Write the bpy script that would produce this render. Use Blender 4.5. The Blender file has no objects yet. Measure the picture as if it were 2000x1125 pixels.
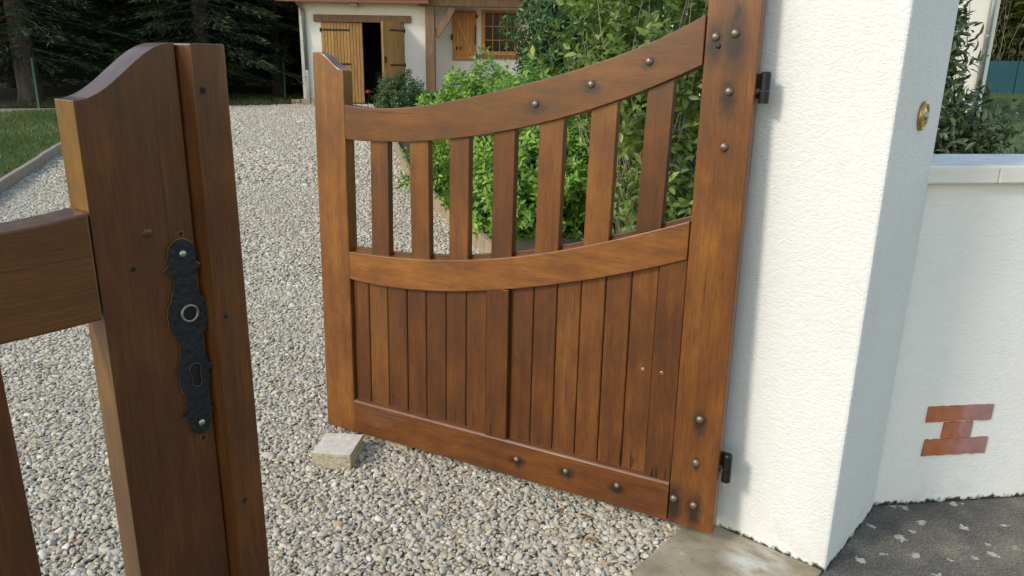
import bpy, bmesh, math, random
import numpy as np
from mathutils import Vector, Matrix
random.seed(7); RNG = np.random.default_rng(11)
R = math.radians
SC = bpy.context.scene
COL = SC.collection

# ------------------------------------------------------------------ camera
EYE = 1.60
PITCH, ROLL, FPX = R(16.628), R(0.968), 1500.98
fw = Vector((0, math.cos(PITCH), -math.sin(PITCH)))
rt0 = Vector((1, 0, 0)); up0 = rt0.cross(fw)
rt = rt0*math.cos(ROLL) + up0*math.sin(ROLL)
up = -rt0*math.sin(ROLL) + up0*math.cos(ROLL)
cam_d = bpy.data.cameras.new('camera'); cam = bpy.data.objects.new('camera', cam_d); COL.objects.link(cam)
m = Matrix.Identity(4)
for i, v in enumerate((rt, up, -fw)):
    for j in range(3): m[j][i] = v[j]
m[2][3] = EYE
cam.matrix_world = m
cam_d.sensor_fit = 'HORIZONTAL'; cam_d.angle = 2*math.atan(1000/FPX)
cam_d.clip_start = 0.02; cam_d.clip_end = 1000
SC.camera = cam

# ------------------------------------------------------------------ sky, sun, exposure
SUN_FROM = Vector((-0.83, -0.56, 0)).normalized()      # horizontal direction towards the sun
SUN_EL = R(34)
W = bpy.data.worlds.new('World'); SC.world = W; W.use_nodes = True
nt = W.node_tree; nt.nodes.clear()
sky = nt.nodes.new('ShaderNodeTexSky'); sky.sky_type = 'NISHITA'; sky.sun_disc = False
sky.sun_elevation = SUN_EL; sky.sun_rotation = math.atan2(SUN_FROM.x, SUN_FROM.y)
sky.air_density = 1.7; sky.dust_density = 0.8; sky.ozone_density = 0.1
bg = nt.nodes.new('ShaderNodeBackground'); bg.inputs['Strength'].default_value = 0.15
wo = nt.nodes.new('ShaderNodeOutputWorld')
nt.links.new(sky.outputs[0], bg.inputs[0]); nt.links.new(bg.outputs[0], wo.inputs[0])
sd = bpy.data.lights.new('sun', 'SUN'); sd.energy = 1.3; sd.angle = R(10); sd.color = (1.0, 0.935, 0.85)
so = bpy.data.objects.new('sun', sd); COL.objects.link(so)
sv = Vector((SUN_FROM.x*math.cos(SUN_EL), SUN_FROM.y*math.cos(SUN_EL), math.sin(SUN_EL)))
so.rotation_euler = sv.to_track_quat('Z', 'Y').to_euler(); so.location = (-6, -4, 8)
SC.view_settings.view_transform = 'Standard'; SC.view_settings.look = 'None'
SC.view_settings.exposure = 0.72; SC.view_settings.gamma = 1.0
SC.view_settings.use_curve_mapping = False
SC.render.engine = 'CYCLES'
SC.cycles.use_denoising = True
SC.cycles.max_bounces = 6; SC.cycles.transparent_max_bounces = 8

# ------------------------------------------------------------------ node helper
class NT:
    def __init__(s, name):
        s.mat = bpy.data.materials.new(name); s.mat.use_nodes = True
        s.t = s.mat.node_tree; s.t.nodes.clear()
        s.out = s.t.nodes.new('ShaderNodeOutputMaterial')
    def n(s, typ, ins=None, out=0, **props):
        nd = s.t.nodes.new(typ)
        for k, v in props.items(): setattr(nd, k, v)
        for k, v in (ins or {}).items(): s.put(nd, k, v)
        return nd.outputs[out]
    def put(s, nd, k, v):
        sock = nd.inputs[k]
        if isinstance(v, bpy.types.NodeSocket): s.t.links.new(v, sock)
        else: sock.default_value = v
    def math(s, op, a, b=0.0, c=None, clamp=False):
        d = {0: a, 1: b}
        if c is not None: d[2] = c
        return s.n('ShaderNodeMath', d, operation=op, use_clamp=clamp)
    def vm(s, op, a, b=(0, 0, 0), out=0):
        return s.n('ShaderNodeVectorMath', {0: a, 1: b}, out, operation=op)
    def scale(s, v, xyz): return s.vm('MULTIPLY', v, xyz)
    def noise(s, vec, scale, detail=3, rough=.55, dist=0.0, out=0):
        return s.n('ShaderNodeTexNoise', {'Vector': vec, 'Scale': scale, 'Detail': detail, 'Roughness': rough, 'Distortion': dist}, out)
    def voro(s, vec, scale, feature='F1', out=0, rand=1.0):
        return s.n('ShaderNodeTexVoronoi', {'Vector': vec, 'Scale': scale, 'Randomness': rand}, out, feature=feature)
    def ramp(s, f, stops, interp='LINEAR'):
        nd = s.t.nodes.new('ShaderNodeValToRGB'); cr = nd.color_ramp; cr.interpolation = interp
        while len(cr.elements) < len(stops): cr.elements.new(.5)
        for e, (p, c) in zip(cr.elements, stops):
            e.position = p; e.color = (*c, 1) if len(c) == 3 else c
        s.put(nd, 0, f); return nd.outputs[0]
    def range(s, v, a, b, c=0.0, d=1.0):
        return s.n('ShaderNodeMapRange', {0: v, 1: a, 2: b, 3: c, 4: d})
    def mix(s, f, a, b, blend='MIX'):
        nd = s.t.nodes.new('ShaderNodeMix'); nd.data_type = 'RGBA'; nd.blend_type = blend
        for i, v in ((0, f), (6, a), (7, b)):
            if isinstance(v, tuple) and len(v) == 3: v = (*v, 1)
            s.put(nd, i, v)
        return nd.outputs[2]
    def obj(s): return s.n('ShaderNodeTexCoord', out=3)
    def rand(s): return s.n('ShaderNodeObjectInfo', out=5)
    def sep(s, v, i): return s.n('ShaderNodeSeparateXYZ', {0: v}, i)
    def geo(s, i=0): return s.n('ShaderNodeNewGeometry', out=i)
    def bump(s, h, strength=.3, dist=.01, normal=None):
        d = {'Height': h, 'Strength': strength, 'Distance': dist}
        if normal is not None: d['Normal'] = normal
        return s.n('ShaderNodeBump', d)
    def principled(s, **k):
        nd = s.t.nodes.new('ShaderNodeBsdfPrincipled')
        for a, v in k.items():
            a = a.replace('_', ' ')
            if isinstance(v, tuple) and len(v) == 3 and a in ('Base Color',): v = (*v, 1)
            s.put(nd, a, v)
        return nd.outputs[0]
    def done(s, sh):
        s.t.links.new(sh, s.out.inputs[0]); return s.mat

def simple(name, col, rough=.6, metal=0.0, var=.15, nscale=8, bump=0.0, bscale=60):
    t = NT(name); o = t.obj(); f = t.noise(o, nscale, 5)
    c = t.mix(f, tuple(x*(1-var*1.6) for x in col), tuple(min(1, x*(1+var*1.6)) for x in col))
    k = dict(Base_Color=c, Roughness=rough, Metallic=metal)
    if bump: k['Normal'] = t.bump(t.noise(o, bscale, 3), bump, .004)
    return t.done(t.principled(**k))

# ------------------------------------------------------------------ wood of the gate
def wood(name, axis, tone=1.0, bolts=None, yel=.97):
    t = NT(name); o = t.obj(); r = t.rand()
    off = t.n('ShaderNodeCombineXYZ', {0: t.math('MULTIPLY', r, 37.0), 1: t.math('MULTIPLY', r, 11.0), 2: t.math('MULTIPLY', r, 23.0)})
    v = t.vm('ADD', o, off)
    st = (1, 1, .07) if axis == 'z' else (.07, 1, 1)
    st2 = (1, 1, .42) if axis == 'z' else (.42, 1, 1)
    wv = t.vm('ADD', v, t.scale(t.noise(v, 3.0, 2, out=1), (.016, .016, .016)))
    fine = t.noise(t.scale(wv, (1, 1, .045) if axis == 'z' else (.045, 1, 1)), 330, 5, .75)
    med = t.noise(t.scale(wv, st), 26, 4, .6, .4)
    blot = t.noise(t.scale(v, st2), 11, 6, .66, .3)
    cloud = t.noise(v, 3.2, 3, .5)
    f = t.math('ADD', t.math('MULTIPLY', med, .32), t.math('MULTIPLY', blot, .55))
    f = t.math('ADD', f, t.math('MULTIPLY', t.math('SUBTRACT', r, .5), .26))
    f = t.math('ADD', f, t.math('MULTIPLY', t.math('SUBTRACT', cloud, .5), .30))
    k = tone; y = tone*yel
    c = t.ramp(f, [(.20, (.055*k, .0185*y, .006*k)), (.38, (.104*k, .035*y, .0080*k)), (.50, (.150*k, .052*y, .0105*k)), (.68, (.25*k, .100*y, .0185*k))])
    grain = t.range(fine, .33, .67, .66, 1.22)
    c = t.mix(1.0, c, t.n('ShaderNodeCombineXYZ', {0: grain, 1: grain, 2: grain}), 'MULTIPLY')
    # thin dark drying checks
    chk = t.noise(t.scale(v, (1, 1, .022) if axis == 'z' else (.022, 1, 1)), 75, 2, .5)
    chk = t.math('MULTIPLY', t.range(chk, .66, .71), t.range(cloud, .42, .60))
    c = t.mix(t.math('MULTIPLY', chk, .75), c, (.014, .007, .004))
    if name == 'gate_wood_board':
        zz = t.sep(o, 2)
        ck = t.noise(t.scale(v, (1, 1, .06)), 95, 2, .5)
        lim = t.math('ADD', .20, t.math('MULTIPLY', t.noise(t.scale(v, (1, 1, .01)), 60, 2), .12))
        ck = t.math('MULTIPLY', t.range(ck, .60, .66), t.range(t.math('SUBTRACT', lim, zz), .0, .03))
        c = t.mix(t.math('MULTIPLY', ck, .85), c, (.010, .006, .004))
    rough = t.range(blot, .3, .7, .46, .30)
    if bolts:
        # black iron stains bleeding down from the bolts
        tot = None
        nz = t.scale(t.vm('SUBTRACT', t.noise(o, 30, 4, out=1), (.5, .5, .5)), (.030, 0, .060))
        for (bu, bv, s) in bolts:
            d = t.vm('ADD', t.vm('SUBTRACT', o, (bu, 0, bv-.012*s)), nz)
            d = t.scale(d, (1.0/(.034*s), 0, 1.0/(.080*s)) if axis == 'z' else (1.0/(.046*s), 0, 1.0/(.026*s)))
            m_ = t.range(t.vm('LENGTH', d, out=1), .35, 1.15, 1.0, 0.0)
            tot = m_ if tot is None else t.math('MAXIMUM', tot, m_)
        c = t.mix(t.math('MULTIPLY', tot, .92), c, (.012, .0095, .009))
    h = t.math('ADD', t.math('MULTIPLY', fine, .5), t.math('MULTIPLY', med, .6))
    nrm = t.bump(h, .22, .0025)
    return t.done(t.principled(Base_Color=c, Roughness=rough, Normal=nrm, Specular_IOR_Level=.34, Coat_Weight=.35, Coat_Roughness=.2))

# ------------------------------------------------------------------ mesh helpers
def link(o, parent=None):
    COL.objects.link(o)
    if parent is not None: o.parent = parent
    return o
def tag(o, label=None, cat=None, group=None, kind=None):
    if label: o['label'] = label
    if cat: o['category'] = cat
    if group: o['group'] = group
    if kind: o['kind'] = kind
    return o
def empty(name, loc=(0, 0, 0), label=None, cat=None, group=None):
    o = bpy.data.objects.new(name, None); o.empty_display_size = .05; o.location = loc
    link(o); return tag(o, label, cat, group)
def mobj(name, V, F, mat, parent=None, smooth=False, bevel=0.0, segs=2, recalc=True):
    me = bpy.data.meshes.new(name); me.from_pydata([tuple(v) for v in V], [], [tuple(f) for f in F])
    if recalc:
        bm = bmesh.new(); bm.from_mesh(me); bmesh.ops.recalc_face_normals(bm, faces=bm.faces); bm.to_mesh(me); bm.free()
    if mat: me.materials.append(mat)
    if smooth: me.polygons.foreach_set('use_smooth', [True]*len(me.polygons))
    o = link(bpy.data.objects.new(name, me), parent)
    if bevel:
        b = o.modifiers.new('bevel', 'BEVEL'); b.width = bevel; b.segments = segs; b.limit_method = 'ANGLE'; b.angle_limit = R(35)
        b.harden_normals = False
    return o
def bigmesh(name, V, F, mat, parent=None, attr=None, smooth=False):
    V = np.ascontiguousarray(V, np.float32); F = np.ascontiguousarray(F, np.int32); k = F.shape[1]
    me = bpy.data.meshes.new(name)
    me.vertices.add(len(V)); me.vertices.foreach_set('co', V.ravel())
    me.loops.add(F.size); me.loops.foreach_set('vertex_index', F.ravel())
    me.polygons.add(len(F)); me.polygons.foreach_set('loop_start', np.arange(0, F.size, k, dtype=np.int32))
    if smooth: me.polygons.foreach_set('use_smooth', np.ones(len(F), bool))
    me.update(calc_edges=True)
    if attr is not None:
        a = me.attributes.new('lv', 'FLOAT', 'POINT'); a.data.foreach_set('value', np.ascontiguousarray(attr, np.float32))
    if mat: me.materials.append(mat)
    return link(bpy.data.objects.new(name, me), parent)
class MB:
    """collects shapes for one mesh"""
    def __init__(s): s.V = []; s.F = []
    def add(s, V, F):
        b = len(s.V); s.V += [tuple(v) for v in V]; s.F += [tuple(i+b for i in f) for f in F]; return s
    def box(s, x0, x1, y0, y1, z0, z1):
        V = [(x, y, z) for z in (z0, z1) for y in (y0, y1) for x in (x0, x1)]
        return s.add(V, [(0, 2, 3, 1), (4, 5, 7, 6), (0, 1, 5, 4), (2, 6, 7, 3), (0, 4, 6, 2), (1, 3, 7, 5)])
    def prism(s, outline, y0, y1):
        """outline in (x, z), extruded along y"""
        n = len(outline); V = [(a, y0, b) for a, b in outline] + [(a, y1, b) for a, b in outline]
        F = [tuple(range(n)), tuple(range(2*n-1, n-1, -1))] + [(i, (i+1) % n, n+(i+1) % n, n+i) for i in range(n)]
        return s.add(V, F)
    def band(s, lo, hi, y0, y1):
        """curved bar: lo and hi are equal-length (x, z) lists"""
        n = len(lo); V = []
        for y in (y0, y1): V += [(a, y, b) for a, b in lo] + [(a, y, b) for a, b in hi]
        F = []
        for i in range(n-1):
            F += [(i, i+1, n+i+1, n+i), (2*n+i+1, 2*n+i, 3*n+i, 3*n+i+1), (i, 2*n+i, 2*n+i+1, i+1), (n+i, n+i+1, 3*n+i+1, 3*n+i)]
        F += [(0, n, 3*n, 2*n), (n-1, 3*n-1, 4*n-1, 2*n-1)]
        return s.add(V, F)
    def tube(s, pts, rad, k=8, cap=True):
        pts = [Vector(p) for p in pts]; rad = rad if isinstance(rad, (list, tuple)) else [rad]*len(pts); V = []; F = []
        ref = None
        for i, p in enumerate(pts):
            d = (pts[min(i+1, len(pts)-1)] - pts[max(i-1, 0)]).normalized()
            if ref is None: ref = Vector((0, 0, 1)) if abs(d.z) < .9 else Vector((1, 0, 0))
            a = d.cross(ref).normalized(); b = d.cross(a).normalized(); ref = -b.cross(Vector()) if False else ref
            for j in range(k):
                t = 2*math.pi*j/k; V.append(p + (a*math.cos(t) + b*math.sin(t))*rad[i])
        for i in range(len(pts)-1):
            for j in range(k): F.append((i*k+j, i*k+(j+1) % k, (i+1)*k+(j+1) % k, (i+1)*k+j))
        if cap: F += [tuple(range(k))[::-1], tuple(range((len(pts)-1)*k, len(pts)*k))]
        return s.add(V, F)
    def lathe(s, prof, M, k=24):
        """prof: (radius, height) list revolved about local z, placed by matrix M"""
        V = []; F = []
        for r_, h in prof:
            for j in range(k):
                t = 2*math.pi*j/k; V.append(M @ Vector((r_*math.cos(t), r_*math.sin(t), h)))
        for i in range(len(prof)-1):
            for j in range(k): F.append((i*k+j, i*k+(j+1) % k, (i+1)*k+(j+1) % k, (i+1)*k+j))
        F += [tuple(range(k))[::-1], tuple(range((len(prof)-1)*k, len(prof)*k))]
        return s.add(V, F)
    def build(s, name, mat, parent=None, **k): return mobj(name, s.V, s.F, mat, parent, **k)

SLOPE = .022
def g(y): return max(0.0, SLOPE*(y-3.5))
gv = lambda y: np.maximum(0.0, SLOPE*(y-3.5))

# ------------------------------------------------------------------ surface materials
def render_white(name, col, bump=.55, dirt=True, base_z=0.0, coarse=1.0):
    t = NT(name); o = t.obj()
    big = t.noise(o, 1.6, 4); f = t.noise(o, 14, 5, .6)
    c = t.mix(t.range(big, .3, .7), tuple(x*.93 for x in col), col)
    c = t.mix(t.math('MULTIPLY', t.range(f, .52, .8), .35), c, tuple(x*a for x, a in zip(col, (.84, .83, .80))))
    if dirt:
        z = t.sep(o, 2)
        n1 = t.noise(o, 38, 5, .7)
        m1 = t.range(t.math('SUBTRACT', t.math('MULTIPLY', n1, .075), z), .018, .030)
        m2 = t.math('MULTIPLY', t.range(z, .30, .0, 0, 1), t.range(t.noise(o, 9, 5, .7), .5, .75))
        c = t.mix(t.math('MULTIPLY', m2, .30), c, (.36, .35, .31))
        c = t.mix(m1, c, (.035, .036, .028))
    d = t.vm('ADD', o, t.scale(t.noise(o, 22, 3, out=1), (.035, .035, .035)))
    h1 = t.noise(t.scale(d, (1, 1, 1.7)), 70*coarse, 3, .5, .4)
    h1 = t.n('ShaderNodeMapRange', {0: h1, 1: .34, 2: .60}, interpolation_type='SMOOTHSTEP')
    pits = t.math('MULTIPLY', t.range(t.voro(d, 85*coarse), .0, .30), .5)
    fine = t.noise(o, 260*coarse, 2)
    h = t.math('ADD', t.math('ADD', t.math('MULTIPLY', h1, .9), t.math('MULTIPLY', pits, .6)), t.math('MULTIPLY', fine, .22))
    return t.done(t.principled(Base_Color=c, Roughness=.92, Specular_IOR_Level=.15, Normal=t.bump(h, bump, .0045)))
M_PILLAR = render_white('white_roughcast', (.72, .715, .70), .34)
M_WALLR = render_white('wall_roughcast', (.79, .775, .745), .25)
M_BEAD = simple('white_bead', (.82, .81, .79), .6, var=.03, bump=.2, bscale=200)
M_HOUSE = render_white('house_render', (.78, .745, .68), .25, dirt=False, coarse=.5)
M_COPING = NT('coping_concrete')
def _coping():
    t = M_COPING; o = t.obj(); r = t.rand()
    c = t.ramp(t.noise(t.scale(o, (.5, 1, 3)), 11, 6, .65), [(.3, (.62, .60, .555)), (.5, (.70, .68, .635)), (.75, (.76, .74, .70))])
    up_ = t.sep(t.geo(1), 2)
    gr = t.math('MULTIPLY', t.range(up_, .5, .9), t.range(t.noise(t.scale(o, (.35, 1, 1)), 26, 5, .7), .42, .66))
    c = t.mix(t.math('MULTIPLY', gr, .45), c, (.36, .355, .34))
    return t.done(t.principled(Base_Color=c, Roughness=.9, Normal=t.bump(t.noise(o, 120, 4, .6), .35, .002)))
M_COPING = _coping()

def _pebble():
    t = NT('pebble'); r = t.rand(); o = t.obj()
    c = t.ramp(r, [(0, (.37, .315, .235)), (.16, (.465, .405, .305)), (.32, (.53, .47, .37)), (.46, (.41, .37, .305)), (.58, (.56, .475, .335)), (.70, (.49, .44, .355)), (.80, (.64, .575, .465)), (.88, (.43, .30, .15)), (.925, (.27, .26, .25)), (.95, (.72, .68, .61)), (.985, (.38, .23, .14))], 'CONSTANT')
    f = t.noise(o, 1.7, 4, .6)
    c = t.mix(t.range(f, .35, .7, 0, .45), c, (.52, .465, .37))
    big = t.noise(t.geo(0), .9, 4, .6)
    c = t.mix(t.range(big, .35, .72, 0, .42), c, (.40, .335, .245))
    return t.done(t.principled(Base_Color=c, Roughness=.78, Specular_IOR_Level=.3, Normal=t.bump(t.noise(o, 6, 3), .15, .05)))
M_PEBBLE = _pebble()
def _gravelbase():
    t = NT('gravel_bed'); o = t.obj()
    v = t.voro(o, 38, out=1); d = t.voro(o, 38)
    c = t.ramp(t.sep(v, 0), [(0, (.30, .285, .24)), (.4, (.42, .40, .35)), (.7, (.36, .33, .27)), (1, (.54, .52, .47))])
    c = t.mix(t.range(d, .3, .65, 0, .7), c, (.15, .115, .075))
    return t.done(t.principled(Base_Color=c, Roughness=.9, Normal=t.bump(t.math('SUBTRACT', 1.0, d), .9, .02)))
M_GRAVEL = _gravelbase()
def _soil():
    t = NT('soil'); o = t.obj(); f = t.noise(o, 7, 6, .7)
    c = t.ramp(f, [(.3, (.035, .026, .018)), (.55, (.075, .055, .036)), (.75, (.12, .085, .05))])
    return t.done(t.principled(Base_Color=c, Roughness=.95, Normal=t.bump(t.noise(o, 40, 5), .8, .03)))
M_SOIL = _soil()
def _litter():
    t = NT('forest_floor_litter'); o = t.obj(); f = t.noise(o, 2.2, 6, .7); b = t.noise(o, 30, 4)
    c = t.ramp(f, [(.35, (.040, .032, .018)), (.55, (.055, .048, .024)), (.7, (.045, .065, .022))])
    c = t.mix(t.range(b, .4, .7, 0, .5), c, (.09, .075, .04))
    return t.done(t.principled(Base_Color=c, Roughness=.95, Normal=t.bump(b, .8, .03)))
M_LITTER = _litter()
def _lawn():
    t = NT('lawn_turf'); o = t.obj(); f = t.noise(o, 1.1, 5, .65); b = t.noise(o, 60, 4, .7)
    c = t.ramp(f, [(.32, (.05, .085, .025)), (.5, (.095, .125, .04)), (.66, (.17, .165, .07))])
    c = t.mix(t.range(b, .35, .7, 0, .6), c, (.035, .06, .018))
    return t.done(t.principled(Base_Color=c, Roughness=.95, Normal=t.bump(b, .9, .03)))
M_LAWN = _lawn()
def _slab():
    t = NT('threshold_concrete'); o = t.obj()
    f = t.noise(o, 5, 6, .62); b = t.noise(o, 40, 5, .65)
    c = t.ramp(f, [(.30, (.17, .13, .08)), (.45, (.30, .245, .16)), (.58, (.40, .335, .225)), (.72, (.50, .44, .33))])
    c = t.mix(t.range(b, .50, .72, 0, .6), c, (.12, .092, .058))
    sm = t.math('MULTIPLY', t.range(t.vm('LENGTH', t.scale(t.vm('SUBTRACT', o, (-.10, .20, 0)), (6.5, 9, 0)), out=1), .35, 1.1, 1, 0), t.range(t.noise(t.scale(o, (1, .4, 1)), 18, 5, .7), .40, .62))
    c = t.mix(t.math('MULTIPLY', sm, .75), c, (.62, .61, .57))
    sp = t.voro(t.vm('ADD', o, t.scale(t.noise(o, 40, 2, out=1), (.02, .02, 0))), 22)
    pick = t.range(t.sep(t.voro(o, 22, out=1), 1), .90, .92)
    c = t.mix(t.math('MULTIPLY', t.math('MULTIPLY', t.range(sp, .20, .28, 1, 0), pick), .8), c, (.50, .47, .40))
    return t.done(t.principled(Base_Color=c, Roughness=.88, Normal=t.bump(t.math('ADD', b, t.noise(o, 160, 3)), .35, .004)))
M_SLAB = _slab()
def _pave():
    t = NT('old_pavement'); o = t.obj()
    f = t.noise(o, 4.2, 6, .62); b = t.noise(o, 120, 6, .78)
    c = t.ramp(f, [(.28, (.065, .058, .052)), (.45, (.105, .094, .081)), (.58, (.165, .142, .114)), (.74, (.25, .215, .165))])
    gr = t.ramp(b, [(.35, (.30, .30, .30)), (.5, (.95, .95, .95)), (.68, (1.9, 1.85, 1.75))])
    c = t.mix(1.0, c, gr, 'MULTIPLY')
    w = t.vm('ADD', o, t.scale(t.vm('SUBTRACT', t.noise(o, 48, 5, .7, out=1), (.5, .5, .5)), (.07, .07, 0)))
    sp = t.voro(w, 15, rand=1.0)
    col = t.voro(w, 15, out=1)
    rad = t.range(t.sep(col, 0), 0, 1, .12, .30)
    spot = t.math('MULTIPLY', t.math('LESS_THAN', sp, rad), t.math('GREATER_THAN', t.sep(col, 1), .22))
    c = t.mix(t.math('MULTIPLY', spot, .8), c, (.50, .48, .44))
    h = t.math('ADD', b, t.math('MULTIPLY', t.voro(o, 230), .8))
    return t.done(t.principled(Base_Color=c, Roughness=.9, Normal=t.bump(h, .38, .004)))
M_PAVE = _pave()

# ------------------------------------------------------------------ ground
def sheet(name, pts, zoff, mat, kind='structure', parent=None, thick=0.0):
    bm = bmesh.new(); vs = [bm.verts.new((x, y, 0)) for x, y in pts]; bm.faces.new(vs)
    for yy in (3.5, 45.0):
        bmesh.ops.bisect_plane(bm, geom=bm.verts[:]+bm.edges[:]+bm.faces[:], plane_co=(0, yy, 0), plane_no=(0, 1, 0))
    bmesh.ops.recalc_face_normals(bm, faces=bm.faces)
    for v in bm.verts: v.co.z = g(min(v.co.y, 45)) + zoff
    if bm.faces[:] and sum(f.normal.z for f in bm.faces) < 0: bmesh.ops.reverse_faces(bm, faces=bm.faces)
    if thick:
        r_ = bmesh.ops.extrude_face_region(bm, geom=bm.faces[:])
        for e in r_['geom']:
            if isinstance(e, bmesh.types.BMVert): e.co.z -= thick
        bmesh.ops.recalc_face_normals(bm, faces=bm.faces)
    me = bpy.data.meshes.new(name); bm.to_mesh(me); bm.free(); me.materials.append(mat)
    o = link(bpy.data.objects.new(name, me), parent)
    if kind and parent is None: o['kind'] = kind
    return o
sheet('ground', [(-400, -60), (400, -60), (400, 600), (-400, 600)], -.05, M_SOIL)
sheet('gravel_driveway', [(-14, -1.5), (3.2, -1.5), (3.2, 3.0), (2.6, 20.85), (-6.8, 20.9), (-12, 18.6), (-24, 16.2), (-24, 12), (-14, 12)], -.012, M_GRAVEL)

PC = Vector((1.0406, 2.1465, 0)); PYAW = R(49.2275)
gd = Vector((math.cos(PYAW), math.sin(PYAW), 0)); bd = Vector((-math.sin(PYAW), math.cos(PYAW), 0))
B1 = Vector((1.380, 2.554, 0)); WYAW = R(7.937); wd = Vector((math.cos(WYAW), math.sin(WYAW), 0)); wn = Vector((-wd.y, wd.x, 0))
def pxy(a, b): p = PC + gd*a + bd*b; return p.x, p.y
# threshold slab (own frame so that its stains sit where they should)
t_ = MB().box(-4.2, .06, .012, .478, -.12, .006).build('threshold_slab', M_SLAB, bevel=.008)
t_.location = PC; t_.rotation_euler[2] = PYAW; t_['kind'] = 'structure'
e = B1 + wd*7; e2 = B1 + wn*.05
sheet('pavement', [pxy(-6, .008), pxy(.45, .008), (e2.x, e2.y), (e.x, e.y), (9, -6), (-6, -8)], .0, M_PAVE)

# planted bed on the right of the drive, raised behind its timber edging
BED = [(.95, 1.9+.9), (.72, 3.2), (.30, 4.55), (-.235, 6.11), (-.658, 7.34), (-1.256, 9.23), (-1.914, 12.36), (-2.059, 12.98), (-2.75, 14.4), (-2.85, 16.6)]
sheet('planting_bed', BED + [(-1.0, 19.0), (3.4, 19.0), (3.4, 9), (1.6, 3.0)], .07, M_SOIL)
sheet('lawn_behind_wall', [(1.62, 3.0), (30, 7.0), (40, 44), (2.4, 44), (3.38, 19), (3.38, 9)], .03, M_LAWN)
LAWN = [(-3.9, 3.6), (-5.524, 8.18), (-6.591, 11.22), (-7.75, 14.7), (-8.3, 16.7), (-9.94, 16.96), (-10.61, 16.14), (-24, 13.6), (-24, 3.6)]
sheet('lawn', LAWN, .07, M_LAWN)
sheet('forest_floor', [(-40, 13.6), (-24, 15.6), (-12.3, 17.9), (-7.2, 19.4), (-5.9, 20.2), (-5.7, 60), (-40, 60)], .012, M_LITTER)

# kerbs and edging ----------------------------------------------------------
M_KERB = simple('kerb_concrete', (.29, .24, .19), .9, var=.22, nscale=9, bump=.5, bscale=90)
M_EDGE = simple('edging_timber', (.29, .215, .14), .85, var=.25, nscale=14, bump=.4, bscale=70)
def edging(name, label, cat, path, step, th, h, mat, piece, below=.10, side=1):
    root = empty(name, (path[0][0], path[0][1], g(path[0][1])), label, cat)
    P = [Vector((x, y, 0)) for x, y in path]
    for a, b in zip(P[:-1], P[1:]):
        L = (b-a).length; n = max(1, round(L/step)); d = (b-a)/n; nn = Vector((-d.y, d.x, 0)).normalized()*side
        for i in range(n):
            p = a + d*i + d.normalized()*.004; q = a + d*(i+1) - d.normalized()*.004
            j = random.uniform(-.008, .008)
            V = []
            for s_ in (0, th):
                for pt in (p, q):
                    for z in (-below, h+j):
                        V.append(pt + nn*s_ + Vector((0, 0, g(pt.y)+z)) - root.location)
            mobj(piece, V, [(0, 2, 3, 1), (4, 5, 7, 6), (0, 1, 5, 4), (2, 6, 7, 3), (1, 3, 7, 5), (0, 4, 6, 2)], mat, root, bevel=.006)
    return root
edging('lawn_kerb', 'low grey concrete kerb between the lawn and the gravel', 'kerb', LAWN[:5], 1.0, .06, .13, M_KERB, 'kerb_stone')
edging('bed_edging', 'weathered timber edging boards holding the shrub bed beside the gravel', 'edging', BED[1:8], 1.25, .05, .14, M_EDGE, 'board', side=-1)

# ------------------------------------------------------------------ gravel stones
def in_gravel(x, y):
    rx, ry = x-PC.x, y-PC.y
    b = rx*bd.x + ry*bd.y
    ok = (b > .470) | (y > 2.62)
    bx = np.interp(y, [p[1] for p in BED], [p[0] for p in BED])
    ok &= x < bx + .01
    ly = [p[1] for p in LAWN[:5]]; lx = np.interp(y, ly, [p[0] for p in LAWN[:5]])
    ok &= (x > lx) | (y > 16.75)
    far = np.interp(x, [-12.3, -7.2, -5.9, -5.6, -2], [17.9, 19.4, 20.2, 20.8, 20.8])
    return ok & (y < far)
def scatter(y0, y1, sp, sz, seed):
    r_ = np.random.default_rng(seed)
    xs = np.arange(-9.5, 1.2, sp); ys = np.arange(y0, y1, sp)
    X, Y = np.meshgrid(xs, ys); X = X.ravel(); Y = Y.ravel()
    X = X + r_.uniform(-.55, .55, X.size)*sp; Y = Y + r_.uniform(-.55, .55, Y.size)*sp
    k = (X > -.72*Y-.9) & (X < .5*Y) & in_gravel(X, Y)
    X, Y = X[k], Y[k]; n = X.size
    s = sz*np.exp(r_.normal(0, .26, n)); s = np.clip(s, sz*.5, sz*2.0)
    Z = gv(Y) - .010 + r_.uniform(0, .011, n)
    P = np.stack([X, Y, Z], 1)
    S = np.stack([s*r_.uniform(.95, 1.25, n), s*r_.uniform(.68, .95, n), s*r_.uniform(.34, .58, n)], 1)
    E = np.stack([r_.normal(0, .38, n), r_.normal(0, .38, n), r_.uniform(0, 6.28, n)], 1)
    return P, S, E
zones = [scatter(1.5, 5.2, .0146, .0099, 1), scatter(1.5, 5.2, .020, .0070, 4), scatter(1.5, 5.2, .11, .0165, 5), scatter(5.2, 9, .0200, .0125, 2), scatter(9, 20.8, .037, .0205, 3)]
P = np.concatenate([z[0] for z in zones]); S = np.concatenate([z[1] for z in zones]); E = np.concatenate([z[2] for z in zones])
proto_col = bpy.data.collections.new('pebble_shapes')
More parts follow.
